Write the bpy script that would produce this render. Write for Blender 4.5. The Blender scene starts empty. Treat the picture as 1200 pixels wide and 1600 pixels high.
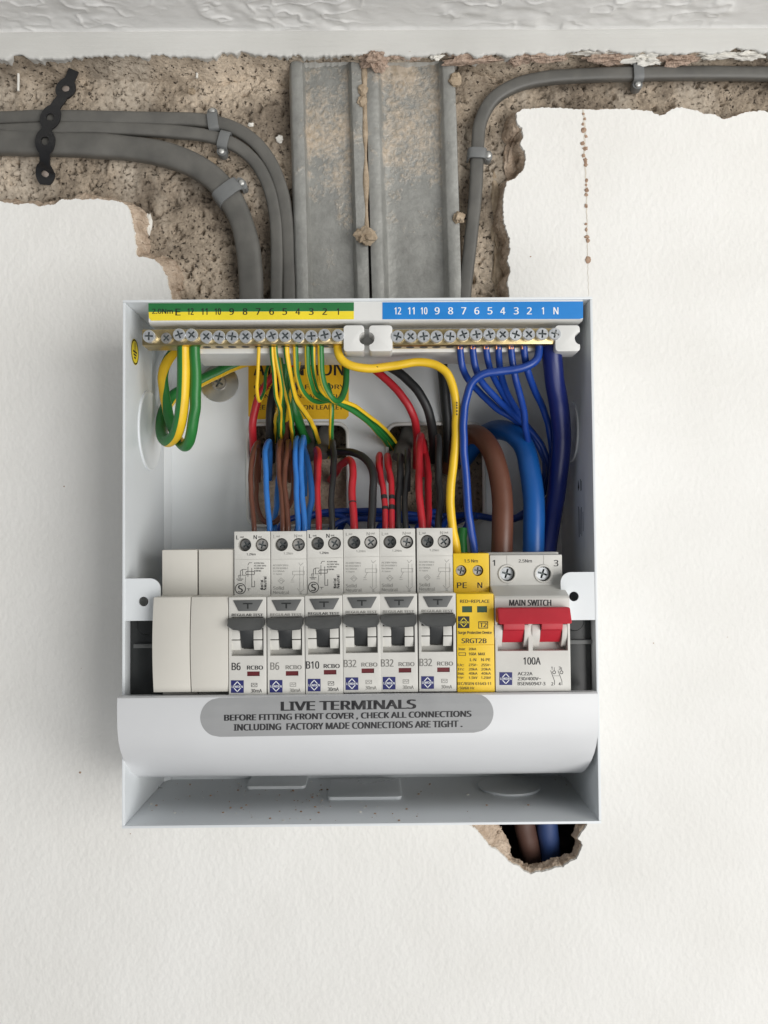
import bpy, bmesh, math, random
import numpy as np
from mathutils import Vector, Matrix, noise, geometry

random.seed(7)
rng = np.random.default_rng(7)
scene = bpy.context.scene
COL = scene.collection
U = 0.001                                   # all builders work in millimetres

# ------------------------------------------------------------------ camera
# wall face is the plane y = 0, the camera looks along +y, level with the breakers
F_PX = 1300.0
CAM = Vector((0.0, -484.0, 0.0))
YAW, PITCH, ROLL = math.radians(0.3), math.radians(1.9), math.radians(0.5)
fwd = Vector((math.sin(YAW) * math.cos(PITCH), math.cos(YAW) * math.cos(PITCH), math.sin(PITCH)))
right0 = fwd.cross(Vector((0, 0, 1))).normalized()
up0 = right0.cross(fwd).normalized()
right = right0 * math.cos(ROLL) - up0 * math.sin(ROLL)
up = right.cross(fwd).normalized()
cam_data = bpy.data.cameras.new('camera')
cam = bpy.data.objects.new('camera', cam_data)
COL.objects.link(cam)
m = Matrix((right, up, -fwd)).transposed().to_4x4()
m.translation = CAM * U
cam.matrix_world = m
cam_data.sensor_fit = 'VERTICAL'
cam_data.sensor_height = 36.0
cam_data.lens = F_PX / 1600.0 * 36.0
cam_data.clip_start = 0.01
cam_data.clip_end = 50.0
scene.camera = cam

# ------------------------------------------------------------------ world and lamps
world = bpy.data.worlds.new('World')
scene.world = world
world.use_nodes = True
bg = world.node_tree.nodes['Background']
bg.inputs[0].default_value = (0.90, 0.95, 1.0, 1)
bg.inputs[1].default_value = 0.165

def area_light(name, loc, target, sx, sy, power, color):
    l = bpy.data.lights.new(name, 'AREA')
    l.shape = 'RECTANGLE'; l.size = sx; l.size_y = sy
    l.energy = power; l.color = color
    o = bpy.data.objects.new(name, l); COL.objects.link(o)
    o.location = loc
    o.rotation_euler = (Vector(target) - Vector(loc)).to_track_quat('-Z', 'Y').to_euler()
    return o
area_light('window_light', (1.5, -1.9, -0.22), (0, 0, 0.05), 1.5, 1.5, 47.5, (1.0, 0.985, 0.955))
area_light('bounce_fill', (0.5, -1.9, -1.4), (0, 0, 0.1), 1.8, 1.0, 18.5, (1.0, 0.975, 0.95))  # unseen fill added low down, stands in for light off the floor

scene.view_settings.view_transform = 'Standard'
scene.view_settings.look = 'None'
scene.view_settings.exposure = 0.0
scene.view_settings.gamma = 1.0
scene.render.engine = 'CYCLES'
scene.cycles.max_bounces = 6
scene.cycles.diffuse_bounces = 4
scene.cycles.glossy_bounces = 3

# ------------------------------------------------------------------ where a picture point lies on a real plane
def ray(px, py):
    return fwd + right * ((px - 600.0) / F_PX) + up * ((800.0 - py) / F_PX)
def P(px, py, Y):
    d = ray(px, py); return CAM + d * ((Y - CAM.y) / d.y)
def PX(px, py, X):
    d = ray(px, py); return CAM + d * ((X - CAM.x) / d.x)
def PZ(px, py, Z):
    d = ray(px, py); return CAM + d * ((Z - CAM.z) / d.z)

# ------------------------------------------------------------------ materials
def mat(name, col, rough=0.5, metal=0.0, var=0.06, vscale=60.0, bump=0.0, bscale=400.0, spec=0.5, coat=0.0, col2=None, rvar=0.1):
    m = bpy.data.materials.new(name); m.use_nodes = True
    nt = m.node_tree; b = nt.nodes['Principled BSDF']
    b.inputs['Roughness'].default_value = rough
    b.inputs['Metallic'].default_value = metal
    b.inputs['Specular IOR Level'].default_value = spec
    b.inputs['Coat Weight'].default_value = coat
    tc = nt.nodes.new('ShaderNodeTexCoord')
    n = nt.nodes.new('ShaderNodeTexNoise'); n.inputs['Scale'].default_value = vscale; n.inputs['Detail'].default_value = 5
    nt.links.new(tc.outputs['Object'], n.inputs['Vector'])
    r = nt.nodes.new('ShaderNodeValToRGB')
    c2 = col2 if col2 else tuple(min(1, c * (1 + var)) for c in col)
    c1 = col if col2 else tuple(c * (1 - var) for c in col)
    r.color_ramp.elements[0].position = 0.3; r.color_ramp.elements[0].color = (*c1, 1)
    r.color_ramp.elements[1].position = 0.7; r.color_ramp.elements[1].color = (*c2, 1)
    nt.links.new(n.outputs['Fac'], r.inputs['Fac'])
    nt.links.new(r.outputs['Color'], b.inputs['Base Color'])
    mr = nt.nodes.new('ShaderNodeMapRange')
    mr.inputs['To Min'].default_value = max(0.02, rough - rvar); mr.inputs['To Max'].default_value = min(1, rough + rvar)
    nt.links.new(n.outputs['Fac'], mr.inputs['Value']); nt.links.new(mr.outputs['Result'], b.inputs['Roughness'])
    if bump > 0:
        n2 = nt.nodes.new('ShaderNodeTexNoise'); n2.inputs['Scale'].default_value = bscale; n2.inputs['Detail'].default_value = 4
        nt.links.new(tc.outputs['Object'], n2.inputs['Vector'])
        bp = nt.nodes.new('ShaderNodeBump'); bp.inputs['Strength'].default_value = 1.0; bp.inputs['Distance'].default_value = bump
        nt.links.new(n2.outputs['Fac'], bp.inputs['Height']); nt.links.new(bp.outputs['Normal'], b.inputs['Normal'])
    return m

M = {}
M['print_black'] = mat('print_black', (0.012, 0.012, 0.014), 0.5, var=0.2)
M['print_grey'] = mat('print_grey', (0.20, 0.195, 0.18), 0.55, var=0.25, vscale=700)
M['print_faint'] = mat('print_faint', (0.30, 0.295, 0.275), 0.55, var=0.25, vscale=700)
M['print_white'] = mat('print_white', (0.82, 0.84, 0.86), 0.5)
M['module'] = mat('module_plastic', (0.605, 0.595, 0.56), 0.42, var=0.045, vscale=60, bump=0.00002, bscale=2500)
M['blank'] = mat('blank_plastic', (0.59, 0.57, 0.52), 0.5, var=0.04, vscale=30, bump=0.00002, bscale=2500)
M['dark'] = mat('dark_grey_plastic', (0.095, 0.098, 0.097), 0.42, var=0.15, bump=0.00002, bscale=2500)
M['stem'] = mat('toggle_stem_plastic', (0.030, 0.032, 0.033), 0.42, var=0.15)
M['black_plastic'] = mat('black_plastic', (0.018, 0.02, 0.02), 0.35, var=0.2)
M['yellow_plastic'] = mat('yellow_plastic', (0.80, 0.53, 0.018), 0.42, var=0.03, bump=0.00002, bscale=2500)
M['red_plastic'] = mat('red_plastic', (0.47, 0.02, 0.035), 0.4, var=0.08, bump=0.00002, bscale=2500)
M['flag_red'] = mat('flag_red', (0.12, 0.014, 0.018), 0.35, var=0.2)
M['flag_green'] = mat('flag_green', (0.05, 0.10, 0.065), 0.25, var=0.2)
M['logo_blue'] = mat('logo_blue', (0.014, 0.018, 0.13), 0.45)
M['abs'] = mat('white_abs_plastic', (0.70, 0.70, 0.68), 0.4, var=0.03)
M['box_paint'] = mat('enclosure_paint', (0.70, 0.73, 0.75), 0.33, var=0.04, vscale=18, rvar=0.16, bump=0.00001, bscale=1500)
M['cover_paint'] = mat('cover_plastic', (0.67, 0.68, 0.695), 0.36, var=0.04, vscale=14, rvar=0.16, bump=0.00001, bscale=1800)
M['sticker_grey'] = mat('sticker_silver', (0.31, 0.315, 0.32), 0.4, var=0.05)
M['green'] = mat('label_green', (0.02, 0.16, 0.045), 0.4)
M['yellow'] = mat('label_yellow', (0.83, 0.66, 0.03), 0.4)
M['blue_label'] = mat('label_blue', (0.012, 0.21, 0.60), 0.4)
M['warn_yellow'] = mat('warning_yellow', (0.78, 0.46, 0.01), 0.45)
M['brass'] = mat('brass', (0.56, 0.44, 0.23), 0.34, metal=1.0, var=0.12, vscale=300)
M['zinc'] = mat('zinc_screw', (0.74, 0.76, 0.78), 0.30, metal=0.75, var=0.1, vscale=400)
M['zinc_dull'] = mat('dull_steel_screw', (0.42, 0.41, 0.39), 0.38, metal=0.8, var=0.2, vscale=500)
M['dark_screw'] = mat('recessed_screw', (0.24, 0.24, 0.235), 0.35, metal=0.85, var=0.2, vscale=500)
M['washer'] = mat('washer_steel', (0.52, 0.51, 0.48), 0.36, metal=1.0, var=0.12, vscale=120)
M['recess'] = mat('screw_recess_shade', (0.20, 0.225, 0.23), 0.4, metal=0.6, var=0.2, vscale=500)  # shade inside the cross recess, put into the colour
M['copper'] = mat('bare_copper', (0.72, 0.33, 0.17), 0.35, metal=1.0, var=0.15, vscale=900)
def wire_mat(n, c, rough=0.38): return mat(n, c, rough, var=0.07, vscale=90, bump=0.00004, bscale=500)
M['w_red'] = wire_mat('wire_red', (0.46, 0.018, 0.028))
M['w_black'] = wire_mat('wire_black', (0.02, 0.021, 0.022), 0.45)
M['w_brown'] = wire_mat('wire_brown', (0.125, 0.045, 0.026))
M['w_tailbrown'] = wire_mat('tail_brown', (0.125, 0.048, 0.028), 0.42)
M['w_blue'] = wire_mat('wire_blue', (0.03, 0.18, 0.56))
M['w_darkblue'] = wire_mat('wire_dark_blue', (0.008, 0.048, 0.28), 0.34)
M['w_tailblue'] = wire_mat('tail_blue', (0.006, 0.095, 0.36), 0.38)
M['w_navy'] = wire_mat('tail_navy', (0.005, 0.014, 0.125), 0.36)
M['w_sheathbrown'] = wire_mat('sheath_brown', (0.085, 0.042, 0.031), 0.5)
M['w_sheathblue'] = wire_mat('sheath_blue', (0.024, 0.05, 0.15), 0.5)
M['w_green'] = wire_mat('wire_green', (0.02, 0.17, 0.035))
M['w_yellow'] = wire_mat('wire_yellow', (0.78, 0.50, 0.02))
M['grey_pvc'] = mat('grey_pvc_sheath', (0.088, 0.086, 0.079), 0.5, col2=(0.135, 0.13, 0.118), vscale=70, rvar=0.18, bump=0.00012, bscale=160)
M['clip_grey'] = mat('clip_grey_plastic', (0.155, 0.16, 0.16), 0.48, var=0.1)
M['strap'] = mat('black_coated_strap', (0.014, 0.014, 0.015), 0.33, var=0.2, bump=0.0001, bscale=600)
M['nail'] = mat('nail_steel', (0.55, 0.55, 0.53), 0.45, metal=0.7, var=0.15, vscale=600)
M['rust_screw'] = mat('screw_head_brown', (0.24, 0.20, 0.175), 0.6, metal=0.2, var=0.2, vscale=500)

# ------------------------------------------------------------------ mesh helpers
def tagp(o, label=None, cat=None, group=None, kind=None):
    if label: o['label'] = label
    if cat: o['category'] = cat
    if group: o['group'] = group
    if kind: o['kind'] = kind
    return o
def empty(name, loc, label=None, cat=None, group=None, kind=None):
    o = bpy.data.objects.new(name, None); COL.objects.link(o)
    o.empty_display_size = 0.01
    o.location = Vector(loc) * U
    return tagp(o, label, cat, group, kind)
def link(name, me, parent=None):
    o = bpy.data.objects.new(name, me); COL.objects.link(o)
    if parent is not None:
        o.parent = parent
        pl = parent.location.copy() if parent.parent is None else Vector()   # parts stand at the world origin
        o.matrix_parent_inverse = Matrix.Translation(-pl)
    return o
def mesh_obj(name, verts, faces, mats, parent=None, smooth=True, midx=None, angle=35):
    me = bpy.data.meshes.new(name)
    me.from_pydata([tuple(Vector(v) * U) for v in verts], [], faces)
    for mm in (mats if isinstance(mats, (list, tuple)) else [mats]): me.materials.append(mm)
    if midx is not None: me.polygons.foreach_set('material_index', midx)
    finish(me, smooth, angle)
    return link(name, me, parent)
def finish(me, smooth=True, angle=35):
    bm = bmesh.new(); bm.from_mesh(me)
    bmesh.ops.recalc_face_normals(bm, faces=bm.faces)
    for e in bm.edges:
        if len(e.link_faces) == 2 and e.calc_face_angle(0) > math.radians(angle): e.smooth = False
    for f in bm.faces: f.smooth = smooth
    bm.to_mesh(me); bm.free(); me.update()
def bm_obj(name, bm, mats, parent=None, smooth=True, angle=35):
    me = bpy.data.meshes.new(name)
    bmesh.ops.recalc_face_normals(bm, faces=bm.faces)
    for v in bm.verts: v.co *= U
    bm.to_mesh(me); bm.free()
    for mm in (mats if isinstance(mats, (list, tuple)) else [mats]): me.materials.append(mm)
    finish(me, smooth, angle)
    return link(name, me, parent)
def bev(bm, w, seg=2, ang=30):
    if w <= 0: return bm
    es = [e for e in bm.edges if len(e.link_faces) == 2 and e.calc_face_angle(0) > math.radians(ang)]
    bmesh.ops.bevel(bm, geom=es, offset=w, segments=seg, profile=0.6, affect='EDGES', clamp_overlap=True)
    return bm
def bm_box(x0, x1, y0, y1, z0, z1, w=0.0, seg=2):
    bm = bmesh.new()
    vs = [bm.verts.new((x, y, z)) for x in (x0, x1) for y in (y0, y1) for z in (z0, z1)]
    for f in ((0, 1, 3, 2), (4, 6, 7, 5), (0, 4, 5, 1), (2, 3, 7, 6), (0, 2, 6, 4), (1, 5, 7, 3)):
        bm.faces.new([vs[i] for i in f])
    bmesh.ops.recalc_face_normals(bm, faces=bm.faces)
    return bev(bm, w, seg)
def bm_prism(poly, a0, a1, axis, w=0.0, seg=2):
    """poly in the plane across the axis: axis x -> (y,z); axis y -> (x,z); axis z -> (x,y)"""
    bm = bmesh.new()
    def pt(p, a):
        return {'x': (a, p[0], p[1]), 'y': (p[0], a, p[1]), 'z': (p[0], p[1], a)}[axis]
    A = [bm.verts.new(pt(p, a0)) for p in poly]; B = [bm.verts.new(pt(p, a1)) for p in poly]
    bm.faces.new(A); bm.faces.new(B[::-1])
    n = len(poly)
    for i in range(n):
        bm.faces.new([A[i], B[i], B[(i + 1) % n], A[(i + 1) % n]])
    bmesh.ops.recalc_face_normals(bm, faces=bm.faces)
    return bev(bm, w, seg)
def bm_join(*bms):
    out = bmesh.new()
    for b in bms:
        me = bpy.data.meshes.new('tmp'); b.to_mesh(me); b.free()
        out.from_mesh(me); bpy.data.meshes.remove(me)
    return out
def bm_cyl(c, r, y0, y1, n=32, r2=None):
    bm = bmesh.new(); r2 = r if r2 is None else r2
    A = [bm.verts.new((c[0] + r * math.cos(t), y0, c[1] + r * math.sin(t))) for t in [2 * math.pi * i / n for i in range(n)]]
    B = [bm.verts.new((c[0] + r2 * math.cos(t), y1, c[1] + r2 * math.sin(t))) for t in [2 * math.pi * i / n for i in range(n)]]
    bm.faces.new(A); bm.faces.new(B[::-1])
    for i in range(n): bm.faces.new([A[i], B[i], B[(i + 1) % n], A[(i + 1) % n]])
    bmesh.ops.recalc_face_normals(bm, faces=bm.faces)
    return bm
def boolean(bm, cutters):
    """cut the cutters (bmeshes) out of bm with the exact solver"""
    for ct in cutters:
        ma = bpy.data.meshes.new('a'); bm.to_mesh(ma); bm.free()
        mb = bpy.data.meshes.new('b'); ct.to_mesh(mb); ct.free()
        oa = bpy.data.objects.new('a', ma); ob = bpy.data.objects.new('b', mb)
        COL.objects.link(oa); COL.objects.link(ob)
        md = oa.modifiers.new('d', 'BOOLEAN'); md.object = ob; md.operation = 'DIFFERENCE'; md.solver = 'EXACT'
        dg = bpy.context.evaluated_depsgraph_get(); dg.update()
        me = bpy.data.meshes.new_from_object(oa.evaluated_get(dg))
        bpy.data.objects.remove(oa); bpy.data.objects.remove(ob)
        bm = bmesh.new(); bm.from_mesh(me)
        for x in (ma, mb, me): bpy.data.meshes.remove(x)
    return bm
def circle(cx, cz, r, n=28, rz=None, ph=0.0):
    rz = r if rz is None else rz
    return [(cx + r * math.cos(ph + 2 * math.pi * i / n), cz + rz * math.sin(ph + 2 * math.pi * i / n)) for i in range(n)]
def rrect(x0, x1, z0, z1, r, n=6):
    out = []
    for cx, cz, a in ((x1 - r, z1 - r, 0), (x0 + r, z1 - r, 90), (x0 + r, z0 + r, 180), (x1 - r, z0 + r, 270)):
        for i in range(n + 1):
            t = math.radians(a + 90 * i / n); out.append((cx + r * math.cos(t), cz + r * math.sin(t)))
    return out
def bm_plate(outer, holes, y0, y1):
    """flat plate in the xz plane with holes, from y0 (front) to y1 (back)"""
    loops = [outer] + list(holes)
    tris = geometry.tessellate_polygon([[Vector((p[0], p[1], 0)) for p in l] for l in loops])
    pts = [p for l in loops for p in l]
    bm = bmesh.new()
    A = [bm.verts.new((p[0], y0, p[1])) for p in pts]; B = [bm.verts.new((p[0], y1, p[1])) for p in pts]
    for t in tris:
        try: bm.faces.new([A[i] for i in t]); bm.faces.new([B[i] for i in t[::-1]])
        except ValueError: pass
    k = 0
    for l in loops:
        n = len(l)
        for i in range(n):
            bm.faces.new([A[k + i], B[k + i], B[k + (i + 1) % n], A[k + (i + 1) % n]])
        k += n
    bmesh.ops.recalc_face_normals(bm, faces=bm.faces)
    return bm
def catmull(pts, step):
    pts = [Vector(p) for p in pts]
    ext = [pts[0] * 2 - pts[1]] + pts + [pts[-1] * 2 - pts[-2]]
    fine = []
    for i in range(1, len(ext) - 2):
        p0, p1, p2, p3 = ext[i - 1:i + 3]
        d1 = max((p1 - p0).length, 1e-6) ** 0.5; d2 = max((p2 - p1).length, 1e-6) ** 0.5; d3 = max((p3 - p2).length, 1e-6) ** 0.5
        m1 = (p1 - p0) / d1 - (p2 - p0) / (d1 + d2) + (p2 - p1) / d2
        m2 = (p2 - p1) / d2 - (p3 - p1) / (d2 + d3) + (p3 - p2) / d3
        m1 *= d2; m2 *= d2
        n = max(2, int((p2 - p1).length / 0.4))
        for k in range(n):
            t = k / n
            fine.append(p1 * (2 * t**3 - 3 * t**2 + 1) + m1 * (t**3 - 2 * t**2 + t) + p2 * (-2 * t**3 + 3 * t**2) + m2 * (t**3 - t**2))
    fine.append(pts[-1].copy())
    out = [fine[0]]; acc = 0
    for a, b in zip(fine, fine[1:]):
        acc += (b - a).length
        if acc >= step: out.append(b); acc = 0
    if (out[-1] - fine[-1]).length > step * 0.3: out.append(fine[-1])
    return out
def tube(name, pts, r, mats, parent=None, segs=14, stripes=None, twist=0.0, step=None, flat=None, wobble=0.03, kink=0.0):
    """wire swept along pts; flat=(half width, half depth) for sheathed cable; stripes=(phase, yellow share)"""
    step = step or max(0.8, r * 0.45)
    path = catmull(pts, step)
    n = len(path)
    if kink:                                                   # hand-dressed wire is never a clean curve
        sd_ = Vector((random.random() * 90, random.random() * 90, 0))
        for i in range(n):
            f = min(1.0, 4.0 * i / n, 4.0 * (n - 1 - i) / n)
            path[i] = path[i] + (noise.noise_vector(path[i] * 0.045 + sd_) * 1.0 + noise.noise_vector(path[i] * 0.13 + sd_) * 0.4) * (kink * f)
    tans = []
    for i in range(n):
        t = path[min(i + 1, n - 1)] - path[max(i - 1, 0)]; tans.append(t.normalized())
    ref = Vector((0, -1, 0)); ref = ref - tans[0] * ref.dot(tans[0])
    if ref.length < 0.1: ref = Vector((1, 0, 0)) - tans[0] * tans[0].x
    ref.normalize()
    verts = []; faces = []; mi = []
    seed = random.random() * 50
    L = 0
    for i in range(n):
        t = tans[i]
        if flat: ref = Vector((0, -1, 0)) - t * (-t.y)
        else: ref = ref - t * ref.dot(t)
        ref.normalize()
        side = t.cross(ref).normalized()
        if i: L += (path[i] - path[i - 1]).length
        k = 1 + wobble * noise.noise(Vector((L * 0.06 + seed, seed, 0)))
        for j in range(segs):
            a = 2 * math.pi * j / segs + twist * max(0.0, L - 62)
            if flat:
                ca, sa = math.cos(a), math.sin(a)
                pw = 0.62
                verts.append(path[i] + ref * (flat[1] * k * math.copysign(abs(ca) ** pw, ca)) + side * (flat[0] * k * math.copysign(abs(sa) ** pw, sa)))
            else:
                verts.append(path[i] + (ref * math.cos(a) + side * math.sin(a)) * (r * k))
    for i in range(n - 1):
        for j in range(segs):
            faces.append((i * segs + j, i * segs + (j + 1) % segs, (i + 1) * segs + (j + 1) % segs, (i + 1) * segs + j))
            if stripes:
                a = 2 * math.pi * (j + 0.5) / segs - stripes[0]
                mi.append(1 if math.cos(a) > stripes[1] else 0)
            else: mi.append(0)
    faces.append(tuple(range(segs))); mi.append(0)
    faces.append(tuple((n - 1) * segs + j for j in range(segs))[::-1]); mi.append(0)
    return mesh_obj(name, verts, faces, mats, parent, True, mi, 60)

# ------------------------------------------------------------------ flat print
_glyph = {}
try: FONT = bpy.data.fonts.load(bpy.utils.system_resource('DATAFILES', path='fonts') + '/NotoSansMath-Regular.woff2')   # Blender's own sans serif
except Exception: FONT = None
def glyphs(s, bold=0.0):
    key = (s, bold)
    if key not in _glyph:
        c = bpy.data.curves.new('t', 'FONT'); c.body = s; c.size = 1.0; c.resolution_u = 3; c.offset = bold
        c.fill_mode = 'FRONT'
        if FONT: c.font = FONT
        o = bpy.data.objects.new('t', c); COL.objects.link(o)
        dg = bpy.context.evaluated_depsgraph_get(); dg.update()
        me = bpy.data.meshes.new_from_object(o.evaluated_get(dg))
        v = [(p.co.x, p.co.y) for p in me.vertices]; f = [tuple(p.vertices) for p in me.polygons]
        bpy.data.objects.remove(o); bpy.data.curves.remove(c); bpy.data.meshes.remove(me)
        xs = [p[0] for p in v]; ys = [p[1] for p in v]
        _glyph[key] = (v, f, min(xs), max(xs), min(ys), max(ys))
    return _glyph[key]
class Print:
    """ink lying a hair above a surface; mapping(u, v) gives the 3D point"""
    def __init__(self, mapping): self.v = []; self.f = []; self.map = mapping
    def text(self, s, x0, y0, x1, y1, bold=0.0, rot=0, thin=False):
        bold = max(bold, 0.02)
        if not thin:                                              # heavier strokes: the same ink laid twice more, a hair apart
            d = bold * 1.6 * abs(y1 - y0)
            for k_, dd in enumerate((-d, d)):
                n0 = len(self.v); self.text(s, x0 + dd, y0, x1 + dd, y1, 0.0, rot, True)
                for i in range(n0, len(self.v)): self.v[i] = self.v[i] + Vector((0, -0.012 * (k_ + 1), 0))
        v, f, ax, bx, ay, by = glyphs(s, 0.0)
        k = len(self.v)
        for p in v:
            a = (p[0] - ax) / (bx - ax); b = (p[1] - ay) / (by - ay)
            if rot == 0: q = (x0 + (x1 - x0) * a, y1 + (y0 - y1) * b)
            else: q = (x0 + (x1 - x0) * (1 - b), y1 + (y0 - y1) * a)       # reads upwards
            self.v.append(self.map(*q))
        self.f += [tuple(k + i for i in t) for t in f]
    def poly(self, pts):
        k = len(self.v); self.v += [self.map(*p) for p in pts]; self.f.append(tuple(range(k, k + len(pts))))
    def rect(self, x0, y0, x1, y1): self.poly([(x0, y0), (x1, y0), (x1, y1), (x0, y1)])
    def line(self, pts, w, close=False):
        pts = list(pts) + ([pts[0]] if close else [])
        for a, b in zip(pts, pts[1:]):
            d = Vector((b[0] - a[0], b[1] - a[1]))
            if d.length < 1e-6: continue
            d.normalize(); nx, ny = -d.y * w / 2, d.x * w / 2; ex, ey = d.x * w / 2, d.y * w / 2
            self.poly([(a[0] + nx - ex, a[1] + ny - ey), (b[0] + nx + ex, b[1] + ny + ey), (b[0] - nx + ex, b[1] - ny + ey), (a[0] - nx - ex, a[1] - ny - ey)])
    def ring(self, cx, cy, r, w, n=24): self.line(circle(cx, cy, r, n), w, True)
    def build(self, name, m, parent):
        return mesh_obj(name, self.v, self.f, m, parent, False)
def onplane(Y, lift=0.07): return lambda u, v: P(u, v, Y) + Vector((0, -lift, 0))
def dup(root, off, parent=None, label=None):
    """copy of a thing with copies of its parts and their sub-parts"""
    c = root.copy(); COL.objects.link(c); c.parent = parent
    if parent is None: c.location = root.location + Vector(off) * U
    if label: c['label'] = label
    for ch in [o for o in bpy.data.objects if o.parent == root]: dup(ch, off, c)
    return c

_screws = {}
def screw_bm(r, h, arm, w, depth, slot=True):
    """pan head with a cross recess, axis along y, face at y=0 looking to -y"""
    n = 28
    outer = circle(0, 0, r * 0.9, n)
    a, b = arm, w / 2
    plus = [(a, b), (b, b), (b, a), (-b, a), (-b, b), (-a, b), (-a, -b), (-b, -b), (-b, -a), (b, -a), (b, -b), (a, -b)]
    tris = geometry.tessellate_polygon([[Vector((p[0], p[1], 0)) for p in outer], [Vector((p[0], p[1], 0)) for p in plus]])
    bm = bmesh.new()
    O = [bm.verts.new((p[0], 0, p[1])) for p in outer]; Q = [bm.verts.new((p[0], 0, p[1])) for p in plus]
    al = O + Q
    for t in tris: bm.faces.new([al[i] for i in t])
    O2 = [bm.verts.new((p[0] / 0.9, r * 0.12, p[1] / 0.9)) for p in outer]; O3 = [bm.verts.new((p[0] / 0.9, h, p[1] / 0.9)) for p in outer]
    for i in range(n):
        j = (i + 1) % n
        bm.faces.new([O[i], O2[i], O2[j], O[j]]); bm.faces.new([O2[i], O3[i], O3[j], O2[j]])
    bm.faces.new(O3)
    Q2 = [bm.verts.new((p[0] * 0.75, depth, p[1] * 0.75)) for p in plus]
    for i in range(12): j = (i + 1) % 12; bm.faces.new([Q[i], Q[j], Q2[j], Q2[i]])
    bm.faces.new(Q2)
    bmesh.ops.recalc_face_normals(bm, faces=bm.faces)
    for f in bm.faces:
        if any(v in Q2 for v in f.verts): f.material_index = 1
    return bm
def screw(name, c, Y, r, m, parent, h=2.0, rot=None, tilt=0.0, pozi=True):
    key = (round(r, 2), m.name)
    if key not in _screws:
        bm = screw_bm(r, h, r * 0.66, r * 0.27, r * 0.45)
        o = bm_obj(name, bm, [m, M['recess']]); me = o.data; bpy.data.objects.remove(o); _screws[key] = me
    o = bpy.data.objects.new(name, _screws[key]); COL.objects.link(o)
    rot = random.uniform(0, math.pi / 2) if rot is None else rot
    W = Matrix.Translation(Vector((c[0], Y, c[1])) * U) @ Matrix.Rotation(tilt, 4, 'X') @ Matrix.Rotation(rot, 4, 'Y')
    if parent is not None:
        pl = parent.location.copy()
        o.parent = parent; o.matrix_parent_inverse = Matrix.Translation(-pl)
    o.matrix_basis = W
    return o

# ================================================================== THE SETTING
def node_mat(name):
    m = bpy.data.materials.new(name); m.use_nodes = True
    nt = m.node_tree
    return m, nt, nt.nodes['Principled BSDF'], nt.links
def N(nt, t, **kw):
    n = nt.nodes.new(t)
    for k, v in kw.items():
        if k in n.inputs: n.inputs[k].default_value = v
        else: setattr(n, k, v)
    return n
def ramp(nt, stops):
    r = nt.nodes.new('ShaderNodeValToRGB')
    e = r.color_ramp.elements
    while len(e) < len(stops): e.new(0.5)
    for i, (p, c) in enumerate(stops): e[i].position = p; e[i].color = (*c, 1)
    return r

def paint_material(name, c1, c2, stipple, stretch):
    m, nt, b, ln = node_mat(name)
    tc = N(nt, 'ShaderNodeTexCoord')
    mp = N(nt, 'ShaderNodeMapping'); mp.inputs['Scale'].default_value = stretch
    ln.new(tc.outputs['Object'], mp.inputs['Vector'])
    big = N(nt, 'ShaderNodeTexNoise', Scale=14.0, Detail=3.0)
    ln.new(tc.outputs['Object'], big.inputs['Vector'])
    r = ramp(nt, [(0.35, c1), (0.65, c2)]); ln.new(big.outputs['Fac'], r.inputs['Fac'])
    ln.new(r.outputs['Color'], b.inputs['Base Color'])
    b.inputs['Roughness'].default_value = 0.62
    b.inputs['Specular IOR Level'].default_value = 0.35
    n1 = N(nt, 'ShaderNodeTexNoise', Scale=330.0, Detail=1.5, Roughness=0.5); ln.new(mp.outputs['Vector'], n1.inputs['Vector'])
    n2 = N(nt, 'ShaderNodeTexNoise', Scale=55.0, Detail=2.0); ln.new(tc.outputs['Object'], n2.inputs['Vector'])
    b1 = N(nt, 'ShaderNodeBump', Strength=1.0, Distance=stipple); ln.new(n1.outputs['Fac'], b1.inputs['Height'])
    b2 = N(nt, 'ShaderNodeBump', Strength=1.0, Distance=0.0004); ln.new(n2.outputs['Fac'], b2.inputs['Height'])
    ln.new(b1.outputs['Normal'], b2.inputs['Normal']); ln.new(b2.outputs['Normal'], b.inputs['Normal'])
    return m
M['wall_paint'] = paint_material('wall_paint', (0.76, 0.75, 0.72), (0.80, 0.792, 0.766), 0.00038, (1, 1, 0.8))
M['ceiling_paint'] = paint_material('ceiling_paint', (0.82, 0.815, 0.80), (0.87, 0.865, 0.85), 0.0002, (0.5, 1, 1))
M['broken'] = mat('broken_browning_plaster', (0.43, 0.325, 0.24), 0.95, vscale=210, bump=0.0016, bscale=620, col2=(0.64, 0.52, 0.41), spec=0.1)
M['skim'] = mat('torn_white_skim', (0.74, 0.72, 0.67), 0.85, vscale=200, bump=0.0004, bscale=500, spec=0.2)
M['mortar'] = mat('mortar', (0.30, 0.23, 0.16), 0.95, vscale=220, bump=0.0008, bscale=500, col2=(0.47, 0.38, 0.28), spec=0.1)
M['render'] = mat('torn_render', (0.29, 0.225, 0.165), 0.95, vscale=75, bump=0.0016, bscale=520, col2=(0.47, 0.36, 0.275), spec=0.1)
M['pink_mortar'] = mat('pink_render', (0.36, 0.26, 0.20), 0.95, vscale=300, bump=0.0018, bscale=600, col2=(0.54, 0.42, 0.34), spec=0.1)

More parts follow.
